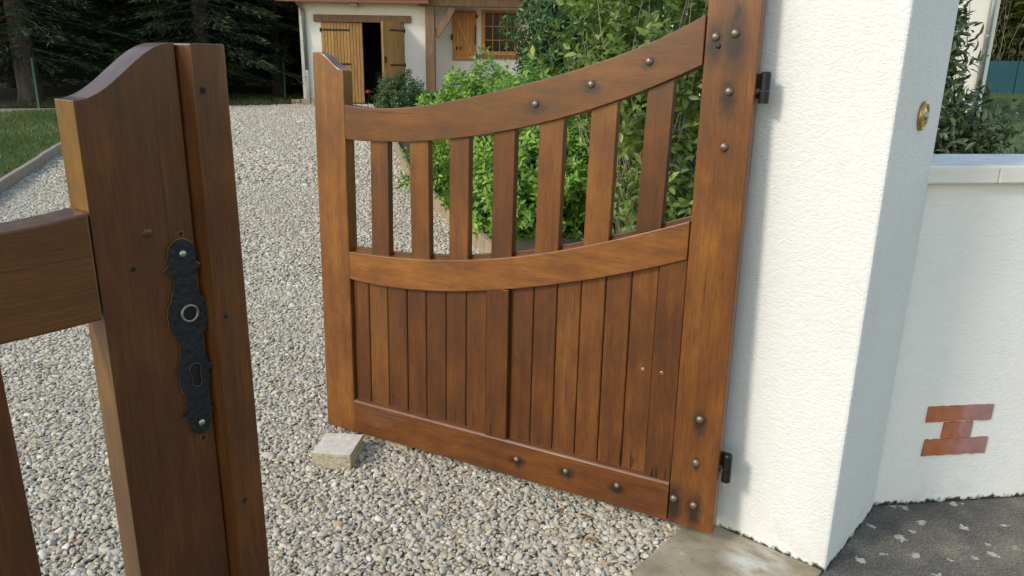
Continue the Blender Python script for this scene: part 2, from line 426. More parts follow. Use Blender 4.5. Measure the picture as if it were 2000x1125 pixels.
for i in range(9):
    bm = bmesh.new(); bmesh.ops.create_icosphere(bm, subdivisions=2, radius=1.0)
    r_ = random.Random(i); lob = [(Vector((r_.gauss(0, 1), r_.gauss(0, 1), r_.gauss(0, 1))).normalized(), r_.uniform(.55, .95)) for _ in range(7)]
    for v in bm.verts:
        c = v.co.copy()
        for d, h in lob:
            q = c.dot(d)
            if q > h: c -= d*(q-h)*.85
        v.co = c*(1.12)
    me = bpy.data.meshes.new('pebble'); bm.to_mesh(me); bm.free(); me.materials.append(M_PEBBLE)
    me.polygons.foreach_set('use_smooth', [True]*len(me.polygons))
    proto_col.objects.link(bpy.data.objects.new('pebble', me))
gm = bpy.data.meshes.new('gravel'); gm.vertices.add(len(P)); gm.vertices.foreach_set('co', P.astype(np.float32).ravel())
for nm, A in (('scl', S), ('rot', E)):
    a = gm.attributes.new(nm, 'FLOAT_VECTOR', 'POINT'); a.data.foreach_set('vector', A.astype(np.float32).ravel())
a = gm.attributes.new('pick', 'INT', 'POINT'); a.data.foreach_set('value', RNG.integers(0, 9, len(P)).astype(np.int32))
go = link(bpy.data.objects.new('gravel', gm))
tag(go, 'pale grey and buff rounded gravel covering the drive', 'gravel', kind='stuff')
gt = bpy.data.node_groups.new('gravel_scatter', 'GeometryNodeTree')
gt.interface.new_socket('Geometry', in_out='INPUT', socket_type='NodeSocketGeometry')
gt.interface.new_socket('Geometry', in_out='OUTPUT', socket_type='NodeSocketGeometry')
gi = gt.nodes.new('NodeGroupInput'); gq = gt.nodes.new('NodeGroupOutput'); iop = gt.nodes.new('GeometryNodeInstanceOnPoints')
ci = gt.nodes.new('GeometryNodeCollectionInfo'); ci.inputs['Collection'].default_value = proto_col
ci.inputs['Separate Children'].default_value = True; ci.inputs['Reset Children'].default_value = True
def nattr(n, ty):
    a = gt.nodes.new('GeometryNodeInputNamedAttribute'); a.data_type = ty; a.inputs['Name'].default_value = n; return a.outputs[0]
e2r = gt.nodes.new('FunctionNodeEulerToRotation')
L_ = gt.links.new
L_(gi.outputs[0], iop.inputs['Points']); L_(ci.outputs[0], iop.inputs['Instance']); iop.inputs['Pick Instance'].default_value = True
L_(nattr('pick', 'INT'), iop.inputs['Instance Index']); L_(nattr('rot', 'FLOAT_VECTOR'), e2r.inputs[0]); L_(e2r.outputs[0], iop.inputs['Rotation'])
L_(nattr('scl', 'FLOAT_VECTOR'), iop.inputs['Scale']); L_(iop.outputs[0], gq.inputs[0])
mod = go.modifiers.new('scatter', 'NODES'); mod.node_group = gt

# ------------------------------------------------------------------ gate pillar, low wall
pil = empty('gate_pillar', PC, 'tall white roughcast gate pillar that the open gate leaf hangs from', 'pillar'); pil.rotation_euler[2] = PYAW
MB().box(.004, .504, .004, .500, -.10, 2.22).build('shaft', M_PILLAR, pil, bevel=.009)
cp = MB().box(-.04, .55, -.04, .545, 2.222, 2.28).build('cap', M_COPING, pil, bevel=.01)
def dome(prof, loc, nrm, mat, name, parent, k=20):
    z = Vector(nrm).normalized(); M = Matrix.Translation(loc) @ z.to_track_quat('Z', 'Y').to_matrix().to_4x4()
    return MB().lathe(prof, M, k).build(name, mat, parent, smooth=True)
M_BRASS = simple('aged_brass', (.42, .29, .10), .38, .9, var=.35, nscale=60)
M_PEWTER = simple('tarnished_button', (.30, .29, .27), .4, .8, var=.3, nscale=80)
bell = empty('doorbell', PC + gd*.272 + Vector((0, 0, 1.455)), 'round brass doorbell rosette on the shaded side of the white pillar', 'doorbell'); bell.rotation_euler[2] = PYAW
dome([(.043, -.002), (.043, .006), (.040, .0105), (.036, .011), (.033, .007), (.022, .0085), (.016, .012), (.013, .012)], (0, .003, 0), (0, -1, 0), M_BRASS, 'rosette', bell, 40)
for i in range(30):
    a_ = 2*math.pi*i/30
    dome([(.0028, 0), (.0024, .0022), (.001, .003)], (.0295*math.cos(a_), -.0042, .0295*math.sin(a_)), (0, -1, 0), M_BRASS, 'bead', bell, 8)
dome([(.0135, 0), (.0135, .009), (.011, .0115), (.005, .0125), (.001, .0127)], (0, -.002, 0), (0, -1, 0), M_PEWTER, 'button', bell, 20)

wal = empty('low_wall', B1, 'low white roughcast boundary wall with three painted bricks', 'wall'); wal.rotation_euler[2] = WYAW
MB().box(-.08, 6.0, 0, .25, -.1, 1.226).build('wall_body', M_WALLR, wal)
xs = [-.10, .225, .725, 1.225, 1.725, 2.225, 3.2, 4.2, 5.2, 6.0]
for a_, b_ in zip(xs[:-1], xs[1:]):
    MB().box(a_+.0015, b_-.0015, -.035, .295, 1.2275, 1.288+random.uniform(-.001, .001)).build('coping_stone', M_COPING, wal, bevel=.006)
def _brickpaint():
    t = NT('painted_brick'); o = t.obj(); r = t.rand()
    x = t.sep(t.n('ShaderNodeTexCoord', out=0), 0)
    f = t.math('ADD', x, t.math('MULTIPLY', t.math('SUBTRACT', t.noise(t.scale(o, (1, 1, 1.4)), 16, 4, .6), .5), .9))
    c = t.ramp(f, [(.18, (.42, .135, .05)), (.45, (.38, .14, .085)), (.62, (.40, .20, .165)), (.88, (.32, .18, .17))])
    c = t.mix(t.range(t.noise(o, 26, 5, .7), .45, .75, 0, .55), c, (.22, .055, .03))
    return t.done(t.principled(Base_Color=c, Roughness=.62, Normal=t.bump(t.noise(o, 130, 4, .6), .35, .003)))
M_BRICK = _brickpaint()
for (s0, s1, z0, z1, sk) in ((.150, .412, .344, .406, .001), (.222, .341, .2765, .3395, .001), (.157, .413, .206, .2725, .001)):
    n_ = 26; lo, hi = [], []
    for i in range(n_+1):
        u_ = i/n_; j = lambda k: random.uniform(-k, k)
        xo = .003*math.sin(u_*9) if 0 < i < n_ else 0
        lo.append((s0+(s1-s0)*u_ - sk + (j(.002) if i in (0, n_) else 0), z0 + j(.0016)))
        hi.append((s0+(s1-s0)*u_ + sk + (j(.002) if i in (0, n_) else 0), z1 + j(.0016)))
    b_ = MB().band(lo, hi, -.006, .01).build('brick', M_BRICK, wal)

# ------------------------------------------------------------------ gate leaves
WS, LW, WH, TH = .153, 1.702, .157, .0546
IH = LW-WH                      # inner edge of the hinge stile
def pf(pts, d=4):
    a = np.array(pts); return np.poly1d(np.polyfit(a[:, 0], a[:, 1], d))
RT = pf([(0.155,1.418),(0.223,1.41),(0.346,1.408),(0.441,1.414),(0.578,1.431),(0.688,1.449),(0.793,1.473),(0.894,1.495),(0.991,1.516),(1.084,1.539),(1.174,1.563),(1.26,1.591),(1.343,1.622),(1.422,1.657),(1.498,1.691),(1.543,1.71)])
RB = pf([(0.159,1.285),(0.269,1.282),(0.367,1.283),(0.462,1.29),(0.577,1.301),(0.688,1.316),(0.795,1.333),(0.897,1.353),(0.995,1.374),(1.09,1.398),(1.181,1.424),(1.268,1.455),(1.352,1.487),(1.432,1.522),(1.509,1.554),(1.546,1.568)])
MT = pf([(0.151,0.836),(0.254,0.836),(0.356,0.838),(0.456,0.844),(0.575,0.854),(0.69,0.867),(0.801,0.884),(0.908,0.905),(1.01,0.928),(1.108,0.954),(1.203,0.983),(1.294,1.011),(1.381,1.039),(1.465,1.07),(1.543,1.097)])
MBm = pf([(0.155,0.723),(0.25,0.717),(0.353,0.716),(0.454,0.72),(0.575,0.731),(0.691,0.748),(0.803,0.766),(0.91,0.787),(1.014,0.81),(1.113,0.837),(1.209,0.863),(1.3,0.891),(1.389,0.92),(1.474,0.95),(1.543,0.974)])
BALS = [(.265, .351), (.455, .541), (.632, .717), (.816, .903), (.995, 1.087), (1.181, 1.273), (1.367, 1.453)]
TILT = [.002, -.002, .001, .002, .003, .004, .006]
SEAMS = [.153, .234, .329, .425, .517, .611, .704, .797, .889, .990, 1.083, 1.174, 1.264, 1.356, 1.449, 1.545]
BOLT_H = [(1.575, 1.649), (1.631, 1.658), (1.628, 1.494), (1.628, 1.332), (1.628, .444), (1.628, .287), (1.562, .135), (1.632, .129)]
BOLT_R = [(.987, 1.441), (1.187, 1.508), (1.377, 1.579)]
BOLT_B = [(.949, .123), (1.155, .129), (1.356, .128)]
ROOM_TONE = 1.0
M_WV = wood('gate_wood_upright', 'z'); M_WH = wood('gate_wood_rail', 'x', 1.08)
M_WHINGE = wood('gate_wood_hinge_stile', 'z', 1.0, [(1.575, 1.645, 1.05), (1.631, 1.650, 1.35), (1.631, 1.72, .55), (1.628, 1.490, .9), (1.628, 1.332, .4), (1.628, .440, .7), (1.628, .287, .35), (1.562, .128, 1.15), (1.632, .120, 1.0)])
M_WTOP = wood('gate_wood_top_rail', 'x', 1.10, [(.987, 1.441, 1.0), (1.187, 1.508, .9), (1.377, 1.579, .7)])
M_WBOT = wood('gate_wood_bottom_rail', 'x', 1.05, [(.949, .123, .9), (1.155, .129, .9), (1.356, .128, .9)])
M_WBOARD = wood('gate_wood_board', 'z', .86)
M_AMBER = wood('sunlit_worn_amber', 'z', 1.25, yel=1.28)  # worn amber varnish, brightened further: sunlight on that side put into the colour
M_BOLT = simple('dull_bronze_bolt', (.20, .155, .115), .36, .6, var=.35, nscale=90)
M_IRON = simple('black_iron', (.022, .022, .024), .42, .6, var=.3, nscale=40, bump=.25, bscale=90)
def _plate():
    t = NT('blackened_plate'); o = t.obj()
    f = t.noise(o, 40, 4)
    c = t.mix(f, (.005, .006, .009), (.012, .015, .021))
    return t.done(t.principled(Base_Color=c, Metallic=.0, Specular_IOR_Level=.35, Roughness=t.range(f, .3, .7, .45, .62), Normal=t.bump(t.voro(o, 110), .35, .003)))
M_PLATE = _plate()
M_HOLE = simple('dark_hole', (.010, .007, .005), .9, var=.1)
M_SCREW = simple('worn_screw', (.42, .38, .32), .35, .9, var=.3, nscale=200)
HEAD = [(.0132, -.001), (.0130, .002), (.0115, .0055), (.0082, .0083), (.0043, .0098), (.0008, .0103)]

def ogee(u0, u1, v0, v1, n=16):
    """S-curve from (u0, v0) to (u1, v1)"""
    return [(u0+(u1-u0)*i/n, v1+(v0-v1)*(.5+.5*math.cos(math.pi*i/n))) for i in range(n+1)]
def gate_leaf(root, mir, M_WV=M_WV, M_WH=M_WH):
    X = (lambda u: WS-u) if mir else (lambda u: u)
    def T(pts): return [(X(u), v) for u, v in pts]
    us = np.linspace(WS+.0025, IH-.0025, 40)
    # free stile with its ogee top
    if not mir:
        MB().prism(T([(0, .040), (0, 1.612)] + ogee(.028, WS, 1.612, 1.546) + [(WS, .040)]), 0, TH).build('free_stile', M_WV, root, bevel=.0035)
    else:       # rebated: the meeting strip sits in the rebate behind a groove
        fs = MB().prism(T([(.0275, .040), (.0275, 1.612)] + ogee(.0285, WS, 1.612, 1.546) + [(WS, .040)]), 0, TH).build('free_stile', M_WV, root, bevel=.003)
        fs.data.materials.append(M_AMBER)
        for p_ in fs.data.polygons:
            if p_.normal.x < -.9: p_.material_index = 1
        MB().prism(T([(0, .040), (0, 1.6115), (.0272, 1.6115), (.0272, .040)]), .020, TH).build('rebate', M_WV, fs, bevel=.002)
    # hinge stile
    MB().prism(T([(IH, .040), (IH, 1.86)] + ogee(IH+.004, LW-.03, 1.87, 1.95) + [(LW, 1.95), (LW, .040)]), 0, TH).build('hinge_stile', M_WHINGE if not mir else M_WV, root, bevel=.0035)
    rl = MB().band(T([(u, RB(u)) for u in us]), T([(u, RT(u)) for u in us]), -.004, .050)
    rl.box(*sorted((X(WS-.01), X(WS+.01))), .012, .040, 1.30, 1.40).box(*sorted((X(IH-.01), X(IH+.01))), .012, .040, 1.58, 1.69)
    rl.build('top_rail', M_WTOP if not mir else M_WH, root, bevel=.003)
    rl = MB().band(T([(u, MBm(u)) for u in us]), T([(u, MT(u)) for u in us]), -.004, .050)
    rl.box(*sorted((X(WS-.01), X(WS+.01))), .012, .040, .74, .82).box(*sorted((X(IH-.01), X(IH+.01))), .012, .040, .99, 1.08)
    mr = rl.build('middle_rail', M_WH, root, bevel=.003)
    MB().band(T([(u, MT(u)-.01) for u in us]), T([(u, MT(u)+.0145) for u in us]), .0305, .0495).build('glazing_fillet', M_WH, mr, bevel=.0015)
    for (a, b), tl in zip(BALS, TILT):
        o = []
        w_ = .0015
        pts = [(a-tl, MT(a)-.02), (a+tl, RB(a)+.03), (b+tl, RB(b)+.03), (b-tl, MT(b)-.02)]
        MB().prism(T(pts), .010, .040).build('baluster', M_WV, root, bevel=.003)
    for i in range(len(SEAMS)-1):
        a, b = SEAMS[i]+(.0016 if i else .001), SEAMS[i+1]-(.0016 if i < len(SEAMS)-2 else .001)
        dn = random.uniform(-.0012, .0012)
        y0 = .019 if i < len(SEAMS)-2 else .006
        MB().prism(T([(a, .170), (a, MBm(a)+.02), (b, MBm(b)+.02), (b, .170)]), y0+dn, .041).build('board', M_WBOARD, root, bevel=.003, segs=1)
    MB().box(*sorted((X(WS), X(IH))), .0415, .0455, .165, .72).build('backing', M_HOLE, root)
    MB().box(*sorted((X(.805), X(.897))), -.0005, .0185, .176, MBm(.85)+.004).build('centre_batten', M_WBOARD, root, bevel=.002)
    # bottom rail with a bevelled ledge
    pr = [(-.004, .046), (-.004, .183), (.002, .190), (.019, .194), (.050, .194), (.050, .046)]
    V = [(X(WS+.0025), y, z) for y, z in pr] + [(X(IH-.0025), y, z) for y, z in pr]; k = len(pr)
    mobj('bottom_rail', V, [tuple(range(k)), tuple(range(2*k-1, k-1, -1))] + [(i, (i+1) % k, k+(i+1) % k, k+i) for i in range(k)], M_WBOT if not mir else M_WH, root, bevel=.0015)
    for (u, v) in BOLT_H: dome(HEAD, (X(u), 0, v), (0, -1, 0), M_BOLT, 'bolt', root)
    for (u, v) in BOLT_R + BOLT_B: dome(HEAD if v > 1 else [(r_*.85, h) for r_, h in HEAD], (X(u), -.004, v), (0, -1, 0), M_BOLT, 'bolt', root)

rl_ = R(-2.068); rr_ = R(.836); ry_ = R(-28.593)
du = Vector((math.cos(ry_), math.sin(ry_), 0)); nn = Vector((math.sin(ry_), -math.cos(ry_), 0))
Vv = Vector((0, 0, 1))*math.cos(rl_) + nn*math.sin(rl_)
ex = du*math.cos(rr_) + Vv*math.sin(rr_); ez = -du*math.sin(rr_) + Vv*math.cos(rr_); ey = ez.cross(ex)
gR = empty('gate_leaf', (0, 0, 0), 'open brown wooden gate leaf with seven balusters above vertical boards, hung on the white pillar', 'gate', 'wooden gate leaves')
m = Matrix.Identity(4)
for i, v in enumerate((ex, ey, ez)):
    for j in range(3): m[j][i] = v[j]
m[0][3], m[1][3], m[2][3] = -.8030, 3.0733, 0
gR.matrix_world = m
gate_leaf(gR, False)
for (u, v) in ((1.415, .571), (1.485, .576)):
    dome([(.0065, 0), (.006, .0012), (.0035, .0008), (.0005, .0004)], (u, (.0192 if u < 1.449 else .006), v), (0, -1, 0), M_SCREW, 'screw', gR, 14)
# small plugged hole beside the top bolts
dome([(.008, 0), (.0065, .0022), (.001, .003)], (1.586, .0002, 1.622), (0, -1, 0), M_IRON, 'bolt', gR, 14)
# hinges: strap knuckle on the gate, gudgeon on the pillar
inv = pil.matrix_basis.inverted()
for (zc, h) in ((1.500, .095), (.272, .105)):
    x0, y0 = LW+.022, .030
    hg = MB().lathe([(.0150, zc-.002), (.0150, zc+h*.50), (.012, zc+h*.55)], Matrix.Translation((x0, y0, 0)), 18).build('hinge', M_IRON, gR, bevel=.0015)
    MB().box(LW-.05, x0, y0+.014, y0+.026, zc+.004, zc+h*.5).build('strap', M_IRON, hg, bevel=.0015)
    w0 = gR.matrix_basis @ Vector((x0, y0, zc)); lp = inv @ w0
    gu = MB().lathe([(.0153, lp.z-h*.40), (.0153, lp.z-.004)], Matrix.Translation((lp.x, lp.y, 0)), 18).build('gudgeon', M_IRON, pil, bevel=.0015)
    MB().tube([(lp.x, lp.y, lp.z-h*.2), (.03, lp.y+.085, lp.z-h*.2)], .008, 8).build('arm', M_IRON, gu)

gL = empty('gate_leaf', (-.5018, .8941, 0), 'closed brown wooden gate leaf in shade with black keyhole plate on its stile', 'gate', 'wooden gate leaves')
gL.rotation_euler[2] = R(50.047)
gate_leaf(gL, True, wood('shaded_gate_upright', 'z', .62, yel=.90), wood('shaded_gate_rail', 'x', .54, yel=.92))  # gate wood again at a lower tone, the leaf's shade put into its colour
# meeting strip, proud of the stile, with a sloped side
st = [(.1257, .0197), (.1257, .0095), (.1368, -.0186), (.1826, -.0186), (.1826, .0197)]
V = [(x, y, .045) for x, y in st] + [(x, y, 1.6115) for x, y in st]; k = len(st)
M_STRIP = wood('gate_wood_strip', 'z', .62, yel=.90)  # same lowered tone, the leaf's shade put into the strip's colour
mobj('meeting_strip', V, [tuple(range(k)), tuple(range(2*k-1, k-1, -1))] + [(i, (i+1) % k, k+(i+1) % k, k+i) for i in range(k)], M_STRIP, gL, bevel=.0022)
# lock plate with scalloped outline, lever ring and keyhole
half = [(1.368, .004), (1.3655, .010), (1.360, .0150), (1.352, .0185), (1.343, .0190), (1.335, .0180), (1.329, .0225), (1.325, .0185), (1.316, .0155), (1.306, .0150), (1.298, .0175), (1.290, .0195), (1.283, .0235), (1.275, .0265), (1.265, .0275), (1.255, .0270), (1.246, .0255), (1.240, .0225), (1.233, .0175), (1.224, .0158), (1.214, .0158), (1.205, .0180), (1.199, .0195), (1.190, .0220), (1.184, .0245), (1.179, .0205), (1.170, .0215), (1.160, .0205), (1.151, .0165), (1.142, .0150), (1.135, .0150), (1.127, .0170), (1.121, .0205), (1.116, .0150), (1.108, .0160), (1.100, .0148), (1.093, .0110), (1.089, .004)]
UC = .1055
spk = {1.329: .0262, 1.184: .0288, 1.121: .0248}
half = [(v, spk.get(v, w_)) for v, w_ in half]
hv = [v for v, _ in half][::-1]; hw = [w_ for _, w_ in half][::-1]
dv = sorted(set(list(np.linspace(1.0895, 1.3675, 130)) + hv), reverse=True)
half = [(v, max(.003, float(np.interp(v, hv, hw)) + .0014*abs(math.sin(math.pi*(v-1.088)/.0132)) - .0008)) for v in dv]
ol = [(UC-w_, v) for v, w_ in half] + [(UC+.92*w_, v) for v, w_ in reversed(half)]
def holes():
    c1 = [(UC+.0005+.0098*math.cos(a), 1.267+.0098*math.sin(a)) for a in np.linspace(0, 2*math.pi, 24, endpoint=False)]
    kh = []
    for a in np.linspace(R(-42), R(222), 14): kh.append((UC-.0005+.0078*math.cos(a), 1.187+.0078*math.sin(a)))
    for a in np.linspace(R(152), R(388), 12): kh.append((UC+.0005+.0062*math.cos(a), 1.1715-.003+.0062*math.sin(a)))
    return c1, kh
def plate():
    bm = bmesh.new(); eds = []
    for loop in (ol, *holes()):
        vs = [bm.verts.new((u, 0, v)) for u, v in loop]
        for i in range(len(vs)): eds.append(bm.edges.new((vs[i], vs[(i+1) % len(vs)])))
    bmesh.ops.triangle_fill(bm, edges=eds, use_beauty=True)
    r_ = bmesh.ops.extrude_face_region(bm, geom=bm.faces[:])
    for e in r_['geom']:
        if isinstance(e, bmesh.types.BMVert): e.co.y -= .0035
    bmesh.ops.recalc_face_normals(bm, faces=bm.faces)
    me = bpy.data.meshes.new('lock_plate'); bm.to_mesh(me); bm.free(); me.materials.append(M_PLATE)
    o = link(bpy.data.objects.new('lock_plate', me), gL); o.location.y = -.0010
    return o
pl = plate()
cu = sum(u for u, v in ol)/len(ol); cv = 1.228
MB().prism([(UC+(u-UC)*1.05, cv+(v-cv)*1.006) for u, v in ol], -.0009, -.0001).build('plate_edge', M_BRASS, pl)
c1, kh = holes()
MB().prism([(UC+(u-UC)*1.3, 1.267+(v-1.267)*1.3) for u, v in c1], -.0018, -.0005).build('lever_hole', M_HOLE, pl)
MB().prism([(UC+(u-UC)*1.25, 1.178+(v-1.178)*1.12) for u, v in kh], -.0018, -.0005).build('keyhole', M_HOLE, pl)
def ring(c, r0, r1, y, h, mat, name, par, k=28):
    M = Matrix.Translation(c) @ Vector((0, -1, 0)).to_track_quat('Z', 'Y').to_matrix().to_4x4()
    V = []; F = []
    prof = [(r1, 0), (r1, h*.6), ((r0+r1)/2, h), (r0, h*.7), (r0, 0)]
    for r_, hh in prof:
        for j in range(k):
            a = 2*math.pi*j/k; V.append(M @ Vector((r_*math.cos(a), r_*math.sin(a), hh)))
    for i in range(len(prof)-1):
        for j in range(k): F.append((i*k+j, i*k+(j+1) % k, (i+1)*k+(j+1) % k, (i+1)*k+j))
    return mobj(name, V, F, mat, par, smooth=True)
ring((UC+.0005, -.0036, 1.267), .0093, .0128, 0, .0030, simple('zinc_ring', (.26, .25, .24), .42, .85, var=.25, nscale=120), 'lever_bush', pl)
# keyhole rim
for loop, nm in ((kh, 'keyhole_rim'),):
    c0 = np.mean(np.array(loop), axis=0); V = []; n_ = len(loop)
    for sc, y in ((1.0, -.0036), (1.0, -.0050), (1.16, -.0050), (1.2, -.0036)):
        V += [(c0[0]+(u-c0[0])*sc, y, c0[1]+(v-c0[1])*(1+(sc-1)*.55)) for u, v in loop]
    F = [(r_*n_+i, r_*n_+(i+1) % n_, (r_+1)*n_+(i+1) % n_, (r_+1)*n_+i) for r_ in range(3) for i in range(n_)]
    mobj(nm, V, F, simple('plate_rim', (.10, .095, .09), .45, .8), pl)
for (u, v) in ((.1053, 1.349), (.1062, 1.1065)):
    dome([(.0052, 0), (.0048, .0012), (.003, .0022), (.0005, .0024)], (u, -.0042, v), (0, -1, 0), M_SCREW, 'plate_screw', pl, 14)
# old screw and nail holes
for (u, v, r_, y) in ((.042, 1.339, .0042, 0), (.109, 1.0800, .0042, 0), (.108, 1.374, .0034, 0), (.107, 1.05, .0018, 0), (.147, 1.555, .0048, -.0186), (.149, 1.255, .0036, -.0186), (.151, .967, .0045, -.0186)):
    dome([(r_, 0), (r_*.9, .0005), (r_*.2, .0006)], (u, y+.0001, v), (0, -1, 0), M_HOLE, 'nail_hole', gL, 12)
    ring((u, y, v), r_*.9, r_*1.25, 0, .0006, M_STRIP if y else M_WV, 'hole_rim', gL, 14)
dome([(.0068, 0), (.0062, .0008), (.001, .0012)], (.065, .0, 1.382), (0, -1, 0), M_WBOARD, 'wood_plug', gL, 16)

# the pillar that carries the closed leaf
q_ = gL.matrix_basis @ Vector((WS-LW-.06, .03, 0))
pl2 = empty('gate_pillar', (q_.x, q_.y, 0), 'white roughcast gate pillar carrying the closed gate leaf', 'pillar'); pl2.rotation_euler[2] = PYAW
MB().box(-.50, 0, -.15, .35, -.10, 2.22).build('shaft', M_PILLAR, pl2, bevel=.006)
MB().box(-.55, .05, -.20, .40, 2.222, 2.28).build('cap', M_COPING, pl2, bevel=.01)
for zc in (1.50, .27):
    MB().box(-.01, .075, .0, .02, zc, zc+.05).build('gudgeon', M_IRON, pl2, bevel=.0015)

# ------------------------------------------------------------------ stones on the gravel
def _block():
    t = NT('cast_block'); o = t.obj()
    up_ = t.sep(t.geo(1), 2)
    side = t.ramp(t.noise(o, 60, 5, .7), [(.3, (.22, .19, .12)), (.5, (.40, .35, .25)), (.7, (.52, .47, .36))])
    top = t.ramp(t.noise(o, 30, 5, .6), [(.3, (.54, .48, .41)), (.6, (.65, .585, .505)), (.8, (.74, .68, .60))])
    c = t.mix(t.range(up_, .55, .85), side, top)  # upward faces paler than the sides: light from above put into the colour
    return t.done(t.principled(Base_Color=c, Roughness=.92, Normal=t.bump(t.noise(o, 130, 4, .7), .6, .004)))
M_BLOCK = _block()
def block(name, loc, rz, dims, label, seed):
    r_ = random.Random(seed); bm = bmesh.new(); bmesh.ops.create_cube(bm, size=1)
    bmesh.ops.subdivide_edges(bm, edges=bm.edges[:], cuts=7, use_grid_fill=True)
    for v in bm.verts:
        c = v.co.copy(); ed = sum(abs(abs(a)-.5) < 1e-4 for a in c)
        v.co = Vector((c.x*dims[0], c.y*dims[1], c.z*dims[2]))
        if ed >= 2: v.co *= 1-r_.uniform(.005, .045)
        v.co += Vector([r_.uniform(-1, 1)*.0012 for _ in range(3)])
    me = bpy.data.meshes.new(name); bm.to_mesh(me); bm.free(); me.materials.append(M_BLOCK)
    o = link(bpy.data.objects.new(name, me)); o.location = loc; o.rotation_euler = (R(1.5), R(-1), rz)
    return tag(o, label, 'block', 'cast stone blocks at the gate')
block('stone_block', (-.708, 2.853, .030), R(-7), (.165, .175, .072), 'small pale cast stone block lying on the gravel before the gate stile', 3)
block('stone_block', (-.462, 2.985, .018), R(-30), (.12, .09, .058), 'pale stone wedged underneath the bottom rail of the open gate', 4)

# ------------------------------------------------------------------ house with the garage
HY = 20.8; GZ = g(HY)
def plankwood(name, c0, c1, rough=.6):
    t = NT(name); o = t.obj(); r = t.rand()
    v = t.vm('ADD', o, t.n('ShaderNodeCombineXYZ', {0: t.math('MULTIPLY', r, 31.0), 1: 0.0, 2: t.math('MULTIPLY', r, 17.0)}))
    f = t.math('ADD', t.noise(t.scale(v, (1, 1, .12)), 22, 5, .65), t.math('MULTIPLY', t.math('SUBTRACT', r, .5), .25))
    c = t.ramp(f, [(.3, c0), (.7, c1)])
    c = t.mix(t.range(t.noise(t.scale(v, (1, 1, .35)), 9, 5, .7), .55, .75, 0, .4), c, tuple(x*.45 for x in c0))
    return t.done(t.principled(Base_Color=c, Roughness=rough))
M_DOOR = plankwood('honey_plank', (.25, .125, .030), (.43, .235, .062), .5)
M_BEAM = plankwood('brown_beam', (.15, .085, .042), (.25, .145, .075), .75)
M_SHUT = plankwood('orange_shutter', (.42, .15, .022), (.60, .25, .045), .4)
M_ZINC = simple('zinc_pipe', (.27, .29, .31), .42, .6, var=.2, nscale=20)
M_PVC = simple('pale_pipe', (.60, .585, .55), .5, var=.05)
M_TILE = simple('roof_tile', (.24, .10, .055), .85, var=.35, nscale=6, bump=.4, bscale=20)
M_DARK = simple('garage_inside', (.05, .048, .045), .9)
def _glass():
    t = NT('window_glass')
    return t.done(t.principled(Base_Color=(.012, .014, .02), Roughness=.1, Specular_IOR_Level=.15))
M_GLASS = _glass()
M_STONE = simple('footing_stone', (.40, .30, .19), .9, var=.35, nscale=12, bump=.5, bscale=40)
house = empty('house', (-5.57, HY, GZ), 'cream rendered house with wooden garage doors and timber porch behind the shrubs', 'house')
hx, hy, hz = house.location
def hb(name, mat, x0, x1, y0, y1, z0, z1, par=house, bevel=0.0):
    return MB().box(x0-hx, x1-hx, y0-hy, y1-hy, z0-hz, z1-hz).build(name, mat, par, bevel=bevel)
# garage front wall with its opening, as one mesh
V = []; F = []
DX0, DX1, DZ = -5.02, -2.88, 2.43
gx = [-5.57, DX0, DX1, -2.16]; gz = [GZ-.25, DZ, 3.02]
m_ = MB()
m_.box(gx[0]-hx, gx[1]-hx, 0, .26, gz[0]-hz, gz[2]-hz).box(gx[2]-hx, gx[3]-hx, 0, .26, gz[0]-hz, gz[2]-hz).box(gx[1]-hx, gx[2]-hx, 0, .26, gz[1]-hz, gz[2]-hz)
m_.build('wall', M_HOUSE, house)
hb('wall', M_HOUSE, -5.57, -5.31, HY+.262, HY+7, GZ-.25, 3.02)               # left side
hb('wall', M_HOUSE, -2.42, -2.162, HY+.262, HY+1.1, GZ-.25, 3.02)            # porch side wall
# porch back wall with the window opening
WX0, WX1, WZ0, WZ1 = -.95, .05, 1.70, 2.84
m_ = MB(); yb = HY+1.102-hy
m_.box(-2.42-hx, WX0-hx, yb, yb+.26, GZ-.25-hz, 3.3-hz).box(WX1-hx, 4.0-hx, yb, yb+.26, GZ-.25-hz, 3.3-hz).box(WX0-hx, WX1-hx, yb, yb+.26, GZ-.25-hz, WZ0-hz).box(WX0-hx, WX1-hx, yb, yb+.26, WZ1-hz, 3.3-hz)
m_.build('wall', M_HOUSE, house)
hb('garage_back', M_DARK, -5.3, -2.43, HY+4.2, HY+4.3, GZ-.1, 3.0); hb('garage_floor', M_DARK, -5.3, -2.43, HY+.1, HY+4.2, GZ-.1, GZ+.01)
hb('garage_side', M_DARK, -5.306, -5.25, HY+.264, HY+4.2, GZ, 3.0); hb('garage_side', M_DARK, -2.48, -2.424, HY+.264, HY+4.2, GZ, 3.0); hb('garage_ceiling', M_DARK, -5.25, -2.48, HY+.264, HY+4.2, 2.9, 2.98)
hb('workbench', M_DARK, -3.95, -3.2, HY+1.6, HY+2.2, GZ, GZ+.8)
hb('lintel', M_BEAM, -5.19, -2.70, HY-.07, HY+.10, 2.425, 2.60, bevel=.012)
